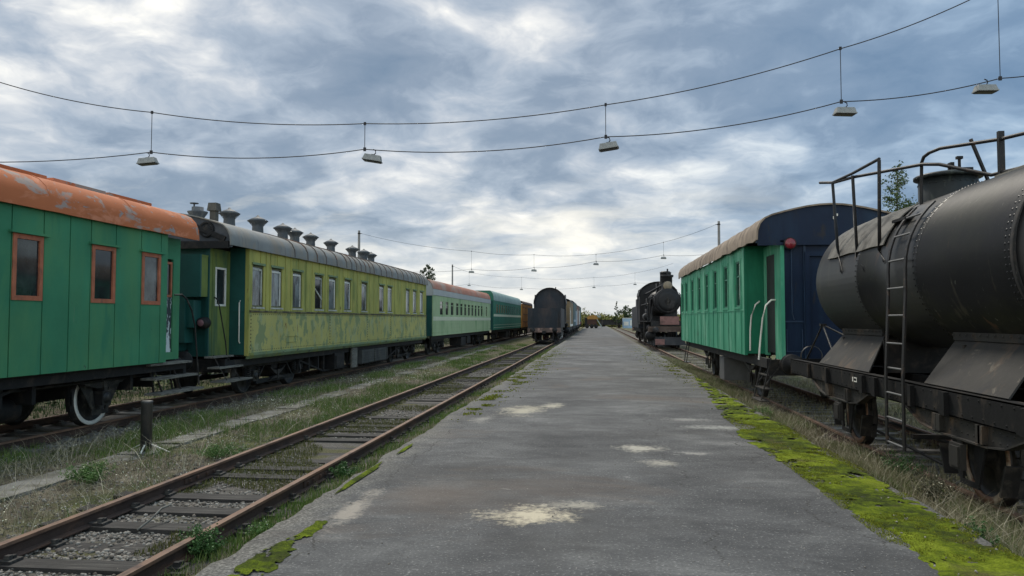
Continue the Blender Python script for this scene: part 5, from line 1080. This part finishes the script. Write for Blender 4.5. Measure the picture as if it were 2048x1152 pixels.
def low_wagon():
    r = thing('flat_wagon', (3.9, 198, 0), 'low dark plank-sided flat wagon at the end of the road', 'railway wagon')
    b = MB(); b.box(1.1, 6.9, 197, 199.5, .45, 1.75); b.build('body', loco_black, r)
    b = MB()
    for i in range(8): b.box(1.15 + i * .8, 1.27 + i * .8, 196.9, 196.999, .45, 1.85)
    b.box(1.05, 6.95, 196.88, 199.6, 1.75, 1.82); b.build('stake', dark_metal, r)
    b = MB()
    for q in (1.9, 6.1): b.lathe([(0, -.2), (.45, -.2), (.45, .2), (0, .2)], (q, 197.5, .03), 'y', 14)
    b.build('wheel', dark_metal, r)
low_wagon()
def container():
    r = thing('container', (8.3, 200, -.43), 'pale blue and white container beside the low dark wagon', 'container')
    b = MB(); b.box(7.1, 9.6, 199, 202, -.43, 2.2); b.build('body', blue_box, r)
    b = MB(); b.box(7.3, 8.6, 198.95, 198.999, .3, 1.3); b.box(9.0, 9.4, 198.95, 198.999, .3, 1.7); b.box(7.05, 9.65, 198.9, 202.1, 2.2, 2.32); b.build('door', white_paint, r)
container()

# ------------------------------------------------------------------ poles, wires and hanging lamps
def pole(x, y, z1, label):
    r = thing('light_pole', (x, y, -.45), label, 'pole', 'poles carrying the lamp wires')
    b = MB(); b.tube([(x, y, -.6), (x, y, z1)], .19, 14, .11); b.build('shaft', pole_m, r)
    b = MB(); b.lathe([(.135, 0), (.145, .01), (.145, .1), (.135, .11)], (x, y, z1 - .35), 'z', 14); b.bar((x, y, z1 - .3), (x + (.3 if x < 0 else -.3), y, z1 - .3), .05); b.build('bracket', dark_metal, r)
def catenary(pts, sags, n=14):
    out = [Vector(pts[0])]
    for (a, b), s in zip(zip(pts, pts[1:]), sags):
        a, b = Vector(a), Vector(b)
        for i in range(1, n + 1):
            t = i / n; p = a.lerp(b, t); p.z -= s * 4 * t * (1 - t); out.append(p)
    return out
LAMP = None
def lamp_proto():
    r = thing('hanging_lamp', (0, 0, 0), 'x', 'street lamp')
    b = MB(); L, w = .25, .13
    lo = [(-L, -w, -.14), (L, -w, -.14), (L, w, -.14), (-L, w, -.14)]; hi = [(-L * .86, -w * .7, 0), (L * .86, -w * .7, 0), (L * .86, w * .7, 0), (-L * .86, w * .7, 0)]
    b.hexa(lo, hi); b.box(-L - .012, L + .012, -w - .012, w + .012, -.165, -.14); b.build('lamp_housing', lamp_grey, r)
    b = MB(); b.hexa([(-L * .9, -w * .8, -.19), (L * .9, -w * .8, -.19), (L * .9, w * .8, -.19), (-L * .9, w * .8, -.19)], [(p[0], p[1], -.166) for p in lo]); b.build('lamp_glass', lamp_dark, r)
    b = MB(); b.tube([(.0, 0, .0), (.06, 0, .06), (.05, 0, .13), (-.02, 0, .16)], .014, 6); b.box(-.05, .05, -.02, .02, .0, .025); b.build('hook', dark_metal, r)
    return r
def span(y, lamps, up_pts, lo_end, labels, wlabel, tilt, sc=1.0, wr=.014, su=.15, sl=.2):
    """one lamp span across the yard: messenger wire above, power cable below, a hanger at each lamp"""
    global LAMP
    r = thing('span_wire', (up_pts[0][0], y, up_pts[0][1]), wlabel, 'overhead wire')
    b = MB(); b.tube(catenary([(x, y, z) for x, z in up_pts], [su * abs(a[0] - c[0]) / 6 for a, c in zip(up_pts, up_pts[1:])]), wr, 5); b.build('messenger_wire', wire_m, r)
    lp = [lo_end[0]] + [(x, z) for x, z, _ in lamps] + [lo_end[1]]
    b = MB(); b.tube(catenary([(x, y, z) for x, z in lp], [sl * abs(a[0] - c[0]) / 6 for a, c in zip(lp, lp[1:])]), wr, 5); b.build('power_cable', wire_m, r)
    for x, z, zu in lamps:
        b = MB(); b.tube([(x, y, z), (x, y, zu)], wr * .7, 5); b.box(x - .035, x + .035, y - .02, y + .02, z - .05, z + .05); b.box(x - .03, x + .03, y - .02, y + .02, zu - .04, zu + .04); b.build('hanger', wire_m, r)
    for (x, z, zu), lab, (dx, ry, rz) in zip(lamps, labels, tilt):
        o = LAMP if LAMP and not LAMP.get('used') else copy_tree(LAMP)
        LAMP['used'] = 1; 
        if 'used' in o.keys() and o is not LAMP: del o['used']
        o.location = (x + dx, y - .01, z - .17); o.rotation_euler = (0, ry, rz); tag(o, lab, 'street lamp', 'lamps hanging over the yard')
LAMP = lamp_proto()
span(19.5, [(-12.50, 6.50, 7.64), (-6.27, 6.42, 7.13), (.28, 6.58, 7.44), (6.25, 7.32, 8.70), (10.06, 7.78, 9.95)],
     [(-23.1, 10.3), (-17.25, 8.68), (-12.5, 7.64), (-6.27, 7.13), (.33, 7.44), (6.29, 8.70), (9.4, 9.81), (12.2, 10.9)], ((-23.1, 6.9), (12.2, 8.1)),
     ['grey lamp hanging above the orange coach roof', 'grey tilted lamp hanging above the roof ventilators', 'grey lamp hanging high over the middle of the road', 'grey lamp hanging above the teal coach', 'grey lamp hanging above the tank wagon filler dome'],
     'near pair of sagging wires with five lamps across the yard', [(-.10, -.09, .1), (.24, .16, .1), (.06, -.12, -.1), (.08, .03, .1), (-.36, .0, .1)])
span(70, [(-11.85, 6.62, 8.35), (-5.83, 6.72, 7.95), (.03, 7.28, 7.9), (6.29, 7.8, 9.0)], [(-23.0, 10.26), (-11.85, 8.35), (-5.83, 7.95), (.03, 7.95), (6.29, 9.0), (11.33, 10.69)], ((-23, 6.9), (11.33, 8.0)),
     ['small lamp over the pale green coach on the second span', 'small lamp above and behind the dark tender cab', 'small lamp over the far road on the second span', 'small lamp above the black steam locomotive'], 'second pair of lamp wires beyond the pale green coach', [(0, .05, 0)] * 4, wr=.013)
span(120, [(-20.7, 7.7, 9.4), (-12.05, 7.0, 8.7), (-.29, 7.27, 8.6), (6.24, 7.72, 9.2)], [(-23.5, 10.7), (-20.7, 9.6), (-12.05, 8.7), (-.29, 8.6), (6.24, 9.3), (12.3, 10.8)], ((-23.5, 7.4), (12.3, 8.0)),
     ['tiny distant lamp beside the farthest pole', 'tiny distant lamp over the bottle-green coach', 'tiny distant lamp over the far end of the road', 'tiny distant lamp beside the black locomotive cab'], 'farthest pair of lamp wires low over the road', [(0, .05, 0)] * 4, wr=.014)
for o in [o for o in bpy.data.objects if 'used' in o.keys()]: del o['used']
pole(-23.1, 19.5, 10.5, 'concrete pole behind the orange-roofed coach carrying the near wires')
pole(12.3, 19.5, 11.1, 'concrete pole behind the tank wagon carrying the near wires')
pole(-23.0, 70, 10.5, 'grey pole rising behind the yellow coach ventilators')
pole(11.35, 70, 10.9, 'grey pole rising above the canvas roof of the teal coach')
pole(-23.5, 120, 10.9, 'distant dark pole rising behind the pale green coach')

# ------------------------------------------------------------------ stub post by the path
def stub_post():
    x, y = -7.32, 11.45
    r = thing('short_post', (x, y, -.42), 'short dark steel post with splayed legs standing on the slab path', 'post')
    b = MB(); b.lathe([(0, -.46), (.088, -.46), (.088, .385), (.092, .39), (.092, .425), (.07, .43), (0, .43)], (x, y, 0), 'z', 22); b.build('tube', mat('post_steel', (.045, .047, .05), .25, 4, .45, metal=.3, spots=[((.08, .075, .07), .6, 6, (1, 1, .3), .06)]), r)
    b = MB()
    for dx, dy in ((-.40, -.05), (.40, .08), (.12, -.38)): b.bar((x, y, -.24), (x + dx, y + dy, -.43), .022, .012)
    b.build('leg', white_paint, r)
    b = MB(); b.box(x - .19, x + .19, y - .10, y + .14, -.46, -.395); b.build('foot_plate', dark_metal, r)
stub_post()
b = MB(); b.tube([(-4.68, 7.2, -.40), (-4.62, 7.32, -.33), (-4.60, 7.5, -.25), (-4.57, 7.62, -.24)], .011, 6)
tag(b.build('stick', wood), 'bleached crooked stick leaning on the near rail between sleepers', 'stick')

# ------------------------------------------------------------------ trees, hedge
def leaf_cloud(cs, n, size, flat=.6):
    """cs: list of (centre, radius); returns verts, quads of many small leaf faces"""
    V = []; F = []; w = np.array([c[1] ** 2 for c in cs]); idx = RNG.choice(len(cs), n, p=w / w.sum())
    P = np.array([c[0] for c in cs])[idx] + RNG.normal(0, .5, (n, 3)) * np.array([c[1] for c in cs])[idx][:, None]
    a = RNG.normal(0, 1, (n, 3)); a /= np.linalg.norm(a, axis=1)[:, None]
    bb = np.cross(a, RNG.normal(0, 1, (n, 3))); bb /= np.linalg.norm(bb, axis=1)[:, None]
    s = size * RNG.uniform(.6, 1.3, n)[:, None]
    V = np.stack([P - a * s, P + bb * s * .55, P + a * s, P - bb * s * .55], 1).reshape(-1, 3); F = np.arange(4 * n).reshape(n, 4)
    return V, F
def tree(name, label, x, y, h, cw, trunk_r, leaves, size, m, cat='tree', z0=-.45, conical=True, group=None, start=.25, limbs=14):
    r = thing(name, (x, y, z0), label, cat, group or 'scattered trees around the yard'); rr = random.Random(int(x * 31 + y * 7))
    b = MB(); b.tube([(x, y, z0 - .2), (x + .05, y, z0 + h * .4), (x - .05, y, z0 + h * .8), (x, y, z0 + h)], trunk_r, 8, trunk_r * .15); cs = []
    for k in range(limbs):
        t = start + (1 - start) * k / limbs; zz = z0 + h * t; w = cw * ((1 - t) ** .8 * 1.2 + .08 if conical else math.sin(math.pi * min(1, (t - start) / (1 - start) * .85 + .12)) ** .6)
        a = rr.uniform(0, 6.28); w *= rr.uniform(.6, 1.15)
        tip = (x + math.cos(a) * w, y + math.sin(a) * w, zz + w * rr.uniform(.3, .9))
        b.tube([(x, y, zz), tip], trunk_r * .3 * (1 - t * .6), 5, trunk_r * .06)
        for q in (.35, .6, .85, 1.0):
            p = Vector((x, y, zz)).lerp(Vector(tip), q); cs.append((tuple(p), max(.12, w * .26)))
    cs.append(((x, y, z0 + h * .97), cw * .12))
    b.build('trunk', bark, r)
    V, F = leaf_cloud(cs, leaves, size); V = V - np.array(r.location)
    o = mesh_np('crown', V, F, m); o.parent = r
    return r
tree('birch_tree', 'young birch with loose small leaves behind the tank wagon railing', 13.2, 34, 8.9, 2.1, .07, 15000, .055, birch_leaf, start=.3, limbs=80)
tree('spruce_tree', 'dark pointed tree showing behind the yellow coach end', -14.6, 62, 6.7, 1.5, .12, 1500, .10, dark_leaf, start=.45, limbs=20)
tree('spruce_tree', 'second dark tree top behind the pale green coach roof', -17.2, 75, 7.9, 1.8, .12, 1500, .12, dark_leaf, start=.45, limbs=20)
tree('sapling', 'thin tall sapling in front of the far hedge', 5.4, 196, 7.2, 1.0, .07, 500, .2, dark_leaf, start=.2)
tree('round_tree', 'round leafy tree beside the blue container', 8.2, 205, 6.0, 1.5, .14, 900, .24, dark_leaf, conical=False, start=.2, limbs=22)
tree('bare_tree', 'sparse pale tree behind the track machine', -3.2, 215, 6.0, 1.8, .08, 200, .2, hedge_leaf, start=.2)
tree('bare_tree', 'sparse tree behind the tender line at the yard end', -6.0, 240, 6.5, 2.4, .08, 350, .25, hedge_leaf, start=.2)
def hedge():
    cs = []; x = -40
    while x < 70: cs.append(((x, 232 + random.uniform(-3, 3), random.uniform(-.2, 2.6)), random.uniform(.8, 1.5))); x += .3
    V, F = leaf_cloud(cs, 42000, .36)
    tag(mesh_np('hedge_thicket', V, F, hedge_leaf, kind='stuff'), 'yellow-green thicket closing off the far end of the yard', 'thicket')
    cs = []
    for _ in range(260): a = random.uniform(-500, 500); cs.append(((a, 620 + random.uniform(-20, 20), random.uniform(0, 7)), random.uniform(2.5, 5)))
    V, F = leaf_cloud(cs, 12000, 1.1)
    tag(mesh_np('far_woods', V, F, dark_leaf, kind='stuff'), 'far dark line of woods on the horizon', 'woods')
hedge()
def far_side_shade_foliage():  # dark leaves added as shade behind the gaps under the coaches
    cs = []; y = 6.0
    while y < 70: cs.append(((-13.6 + random.uniform(-.5, .5), y, random.uniform(-.3, .5)), random.uniform(.35, .6))); y += .28
    V, F = leaf_cloud(cs, 26000, .06)
    tag(mesh_np('shade_foliage', V, F, dark_leaf, kind='stuff'), 'added dark foliage standing in for shade beyond the coach row', 'shade_foliage')
far_side_shade_foliage()

# ------------------------------------------------------------------ grass, weeds, ballast stones
def vnoise(x, y, s, o): 
    return np.array([mnoise.noise((a * s + o, b * s - o, o)) for a, b in zip(x, y)])
def blades(name, X, Y, Z, h, w, m, label, lean=.5, cat='grass'):
    n = len(X); a = RNG.uniform(0, 2 * math.pi, n); dx, dy = np.cos(a), np.sin(a); l = h * RNG.uniform(.1, lean, n); b_ = RNG.uniform(0, 2 * math.pi, n); lx, ly = np.cos(b_) * l, np.sin(b_) * l
    w = w * RNG.uniform(.6, 1.3, n)
    p = lambda t, s, hh: np.stack([X + lx * t + dx * w * s, Y + ly * t + dy * w * s, Z + h * hh], 1)
    V = np.stack([p(0, -1, -.05), p(0, 1, -.05), p(.35, .8, .55), p(.35, -.8, .55), p(1, .1, 1.0), p(1, -.1, 1.0)], 1).reshape(-1, 3)
    i = np.arange(n)[:, None] * 6; F = np.concatenate([i + np.array([[0, 1, 2, 3]]), i + np.array([[3, 2, 4, 5]])])
    o = mesh_np(name, V, F, m, kind='stuff'); return tag(o, label, cat)
def scatter(x0, x1, y0, y1, n, pw=2.0):
    """more points near the camera"""
    u = RNG.uniform(0, 1, n); Y = y0 * (y1 / y0) ** (u ** (1 / 1.0)); X = RNG.uniform(x0, x1, n); return X, Y
def gz(X, Y): return np.array([ground_z(a, b) for a, b in zip(X, Y)])
def make_grass():
    X, Y = scatter(-9.45, -5.5, 7.0, 64, 90000); nz = vnoise(X, Y * .6, .75, 3.3) + .5 * vnoise(X, Y, 2.3, 1.2)
    onpath = np.abs(X - (-7.30 - .016 * (Y - 8))) < .27
    edge = np.clip(1 - np.abs(np.abs(X + 7.3) - 1.0), 0, 1)
    k = (nz + RNG.normal(0, .10, len(X)) > .20) & (~onpath | ((RNG.uniform(0, 1, len(X)) < .55) & (nz > .22)))
    far = 1 + np.clip((Y - 14) / 22, 0, 1.6)
    blades('grass', X[k], Y[k], gz(X[k], Y[k]), RNG.uniform(.04, .15, k.sum()) * (1 + .5 * np.clip(nz[k], 0, 1)), .004 * far[k], grass_m, 'patchy green grass growing between the two tracks')
    k = (nz < .30) & (~onpath | (RNG.uniform(0, 1, len(X)) < .12)) & (nz < .24) & (RNG.uniform(0, 1, len(X)) < .42 - .3 * np.clip(-nz, -.5, .8))
    blades('dry_grass', X[k], Y[k], gz(X[k], Y[k]), RNG.uniform(.02, .10, k.sum()), .0035 * far[k], dry_m, 'short dry grass between the empty track and the coaches', .9)
    # by the empty track, both sides and patches between the rails
    X, Y = scatter(-3.65, -2.70, 4.2, 60, 26000); nz = vnoise(X * 1.2, Y, .9, 6.1); far = 1 + np.clip((Y - 14) / 22, 0, 1.6); k = nz + RNG.normal(0, .1, len(X)) > -.02
    blades('verge_grass', X[k], Y[k], gz(X[k], Y[k]), RNG.uniform(.03, .12, k.sum()), .004 * far[k], grass_m, 'grass fringe between the empty track and the broken road edge')
    k = ~k & (RNG.uniform(0, 1, len(X)) < .6)
    blades('dry_grass', X[k], Y[k], gz(X[k], Y[k]), RNG.uniform(.03, .10, k.sum()), .0035 * far[k], dry_m, 'dry grass fringe along the broken road edge', .9)
    X, Y = scatter(-5.2, -3.75, 6.5, 60, 42000); nz = vnoise(X * .8, Y * .5, .9, 9.2); k = (nz > .12) | ((X < -5.0) & (nz > -.2)) | ((X > -3.95) & (nz > .0)); far = 1 + np.clip((Y - 14) / 22, 0, 1.6)
    blades('track_weeds', X[k], Y[k], np.full(k.sum(), -.43), RNG.uniform(.02, .075, k.sum()), .004 * far[k], mat('olive_grass', (.075, .085, .018), .3, .7, .8, island=(.15, .14, .04)), 'low mossy weeds between the rails of the empty track')
    # right-hand verge: tall dry grass against the wheels
    X, Y = scatter(3.06, 4.25, 4.8, 40, 70000); nz = vnoise(X, Y, .8, 4.6); far = 1 + np.clip((Y - 12) / 20, 0, 1.6); k = (nz + RNG.normal(0, .12, len(X)) > -.25)
    H = RNG.uniform(.05, .27, k.sum()) * (.6 + .6 * np.clip(nz[k] + .4, 0, 1))
    blades('tall_dry_grass', X[k], Y[k], gz(X[k], Y[k]), H, .0035 * far[k], dry_m, 'tall dry grass along the kerb beside the tank wagon wheels', .8)
    k = nz > .0
    blades('green_grass', X[k], Y[k], gz(X[k], Y[k]), RNG.uniform(.05, .20, k.sum()), .0045 * far[k], grass_m, 'green grass tufts among the dry grass by the moss', .7)
    for (cx, cy, rx, ry) in [(-2.3, 21, .20, 1.8), (-2.2, 27, .28, 3), (-2.25, 36, .3, 5), (-2.35, 15.5, .12, 1.0), (2.75, 36, .45, 7), (2.9, 27, .25, 3)]:
        n = 2600; X = RNG.normal(cx, rx, n); Y = RNG.normal(cy, ry, n); k = (X > -2.75) & (X < 3.05) & (vnoise(X, Y, 2.2, 8.8) > .02)
        blades('moss_tufts', X[k], Y[k], np.full(k.sum(), .0), RNG.uniform(.008, .03, k.sum()), .014, mat('moss_tip', (.10, .115, .010), .3, 2, .9, island=(.23, .245, .015)), 'thin yellowish moss tufts along the distant road edge', 1.2, 'moss')
    X, Y = scatter(4.4, 9.0, 6.0, 60, 30000); nz = vnoise(X, Y, .6, 2.6); k = nz > -.2
    blades('dry_grass', X[k], Y[k], gz(X[k], Y[k]), RNG.uniform(.04, .2, k.sum()), .006, dry_m, 'dry grass under and behind the tank wagon', .8)
    X, Y = scatter(-17, -11.6, 8.0, 60, 16000)
    blades('far_side_grass', X, Y, gz(X, Y), RNG.uniform(.04, .2, len(X)), .008, weed_m, 'dark grass on the far side of the coaches', .8)
    # moss fuzz
    X, Y = scatter(2.25, 3.1, 3.6, 14, 60000); k = vnoise(X, Y, 2.1, 4.4) > -.12; X, Y = X[k], Y[k]
    blades('moss_tufts', X, Y, np.full(len(X), .008), RNG.uniform(.005, .015, len(X)), .0030, mat('moss_tip', (.055, .075, .012), .3, 2, .9, island=(.18, .235, .02)), 'tiny upright moss shoots on the verge carpet', 1.2, 'moss')
make_grass()
def specks():
    X, Y = scatter(-9.3, -5.5, 7.2, 40, 5200); k = vnoise(X, Y, .9, 7.7) > .02; X, Y = X[k], Y[k]; n = len(X)
    c = np.stack([X, Y, gz(X, Y) + RNG.uniform(.03, .10, n)], 1); a = RNG.normal(0, 1, (n, 3)); a /= np.linalg.norm(a, axis=1)[:, None]; q = np.cross(a, RNG.normal(0, 1, (n, 3))); q /= np.linalg.norm(q, axis=1)[:, None]
    sz = RNG.uniform(.005, .011, n)[:, None] * np.clip(Y / 12, 1, 2)[:, None]
    V = np.stack([c - a * sz, c + q * sz, c + a * sz, c - q * sz], 1).reshape(-1, 3)
    tag(mesh_np('wild_flowers', V, np.arange(4 * n).reshape(n, 4), flower_m, kind='stuff'), 'tiny pale flowers dotted through the grass between the tracks', 'flowers')
    for (x0, x1, y0, y1, n, lab) in ((-9.3, -5.5, 7, 30, 2600, 'broken dry stems lying in the grass between the tracks'), (3.1, 4.3, 4.6, 20, 2600, 'broken dry stems leaning along the kerb by the wagon')):
        X, Y = scatter(x0, x1, y0, y1, n); blades('dead_stems', X, Y, gz(X, Y), RNG.uniform(.08, .42, n), .0028, mat('straw', (.26, .22, .14), .3, 1, .8, island=(.42, .38, .28)), lab, 2.2)
specks()
def stones(name, X, Y, Z, s, m, label):
    ico = np.array([(0, 0, 1), (.894, 0, .447), (.276, .851, .447), (-.724, .526, .447), (-.724, -.526, .447), (.276, -.851, .447), (.724, .526, -.447), (-.276, .851, -.447), (-.894, 0, -.447), (-.276, -.851, -.447), (.724, -.526, -.447), (0, 0, -1)])
    fc = np.array([(0, 1, 2), (0, 2, 3), (0, 3, 4), (0, 4, 5), (0, 5, 1), (1, 6, 2), (2, 7, 3), (3, 8, 4), (4, 9, 5), (5, 10, 1), (6, 7, 2), (7, 8, 3), (8, 9, 4), (9, 10, 5), (10, 6, 1), (11, 7, 6), (11, 8, 7), (11, 9, 8), (11, 10, 9), (11, 6, 10)])
    n = len(X); a = RNG.uniform(0, 6.28, n); c, q = np.cos(a), np.sin(a); k = RNG.uniform(.55, 1.25, (n, 12, 1))
    V = ico[None] * k * np.stack([s * RNG.uniform(.8, 1.4, n), s * RNG.uniform(.7, 1.1, n), s * RNG.uniform(.5, .9, n)], 1)[:, None, :]
    V = np.stack([V[..., 0] * c[:, None] - V[..., 1] * q[:, None] + X[:, None], V[..., 0] * q[:, None] + V[..., 1] * c[:, None] + Y[:, None], V[..., 2] + Z[:, None]], -1).reshape(-1, 3)
    F = (fc[None] + (np.arange(n) * 12)[:, None, None]).reshape(-1, 3)
    return tag(mesh_np(name, V, F, m, kind='stuff'), label, 'gravel')
X, Y = scatter(-5.35, -3.66, 3.4, 34, 30000); k = (vnoise(X * .7, Y * .4, .9, 9.2) < .24) | (Y < 8); k &= (np.abs((Y - 1.2 + .31) % .62 - .31) > .15) | (RNG.uniform(0, 1, len(X)) < .34); X, Y = X[k], Y[k]
stones('gravel', X, Y, -.458 + RNG.uniform(-.01, .03, len(X)), RNG.uniform(.009, .030, len(X)), stone_m, 'loose grey ballast stones between the sleepers of the empty track')
X, Y = scatter(-9.3, -5.45, 6.8, 40, 9000); stones('gravel', X, Y, gz(X, Y) + .004, RNG.uniform(.006, .022, len(X)), stone_m, 'small stones and crumbs on the bare soil between the tracks')
X, Y = scatter(-9.6, -9.05, 8, 34, 2600); stones('gravel', X, Y, gz(X, Y) + .005, RNG.uniform(.01, .03, len(X)), stone_m, 'ballast stones along the coach track')
X, Y = scatter(3.1, 4.25, 4.6, 22, 1500); stones('gravel', X, Y, gz(X, Y) + .005, RNG.uniform(.008, .03, len(X)), stone_m, 'scattered stones in the dry grass by the kerb')
X, Y = scatter(-2.7, 3.0, 3.4, 30, 700); stones('gravel', X, Y, np.full(len(X), .004), RNG.uniform(.003, .009, len(X)), stone_m, 'tiny stone chips lying on the asphalt road')
X, Y = scatter(2.3, 3.15, 3.6, 16, 160); stones('gravel', X, Y, np.full(len(X), .02), RNG.uniform(.004, .012, len(X)), stone_m, 'pale chips scattered on the moss carpet')
def weed(name, label, x, y, z, w, h, n, m, flowers=0, size=.013, group=None):
    n = int(n * 3.2)
    r = thing(name, (x, y, z), label, 'weed', 'weed clumps beside the tracks'); b = MB(); cs = []
    for k in range(34):
        a = random.uniform(0, 6.28); d = w * random.uniform(.1, 1); hh = h * random.uniform(.5, 1) * (1 - .35 * d / w); tip = (x + math.cos(a) * d, y + math.sin(a) * d, z + hh)
        b.tube([(x + math.cos(a) * d * .3, y + math.sin(a) * d * .3, z - .02), tip], .0035, 4, .0015)
        for q in (.2, .4, .6, .8, 1): p = Vector((x + math.cos(a) * d * .3, y + math.sin(a) * d * .3, z)).lerp(Vector(tip), q); cs.append((tuple(p), w * .15))
    b.build('stem', m, r); V, F = leaf_cloud(cs, n, size); V[:, 2] = np.maximum(V[:, 2], z - .03)
    o = mesh_np('foliage', V - np.array(r.location), F, m); o.parent = r
    if flowers:
        V, F = leaf_cloud([((c[0][0], c[0][1], c[0][2] + .03), c[1]) for c in cs[3::4]], flowers, .012); o = mesh_np('blossom', V - np.array(r.location), F, flower_m); o.parent = r
weed('weed_clump', 'bushy green weed clump growing over the near rail by the road', -3.62, 6.55, -.42, .24, .30, 900, weed_m)
weed('weed_clump', 'feathery pale green weed clump between path and coach track', -6.72, 9.3, -.40, .34, .30, 1100, mat('pale_weed', (.06, .13, .03), .3, 1, .7, island=(.12, .20, .05)), 40)
weed('weed_clump', 'low weed clump at the corner of the road and near rail', -3.25, 7.1, -.40, .22, .16, 420, mat('pale_weed', (0, 0, 0)), 12)
weed('weed_clump', 'small weed tuft beside the rail halfway along the gravel', -3.45, 9.9, -.40, .20, .22, 420, weed_m, 10)
weed('weed_clump', 'green weeds beside the short post by the rail', -5.9, 11.3, -.42, .42, .2, 800, mat('pale_weed', (0, 0, 0)), 30)
weed('weed_clump', 'white-flowered weed against the near tank wagon wheel', 3.75, 8.9, -.32, .26, .42, 420, mat('grey_weed', (.05, .055, .03), .3, 1, .8, island=(.12, .11, .07)), 60)
weed('weed_clump', 'dark green weed growing behind the tank ladder', 4.0, 10.4, -.35, .30, .40, 520, weed_m, 20)
weed('weed_clump', 'grass-green weed tuft at the kerb near the camera by the tank', 3.25, 6.9, -.25, .2, .3, 300, weed_m, 0)
weed('weed_clump', 'green weeds in front of the teal coach steps', 3.35, 15.5, -.3, .35, .35, 500, mat('pale_weed', (0, 0, 0)), 0)
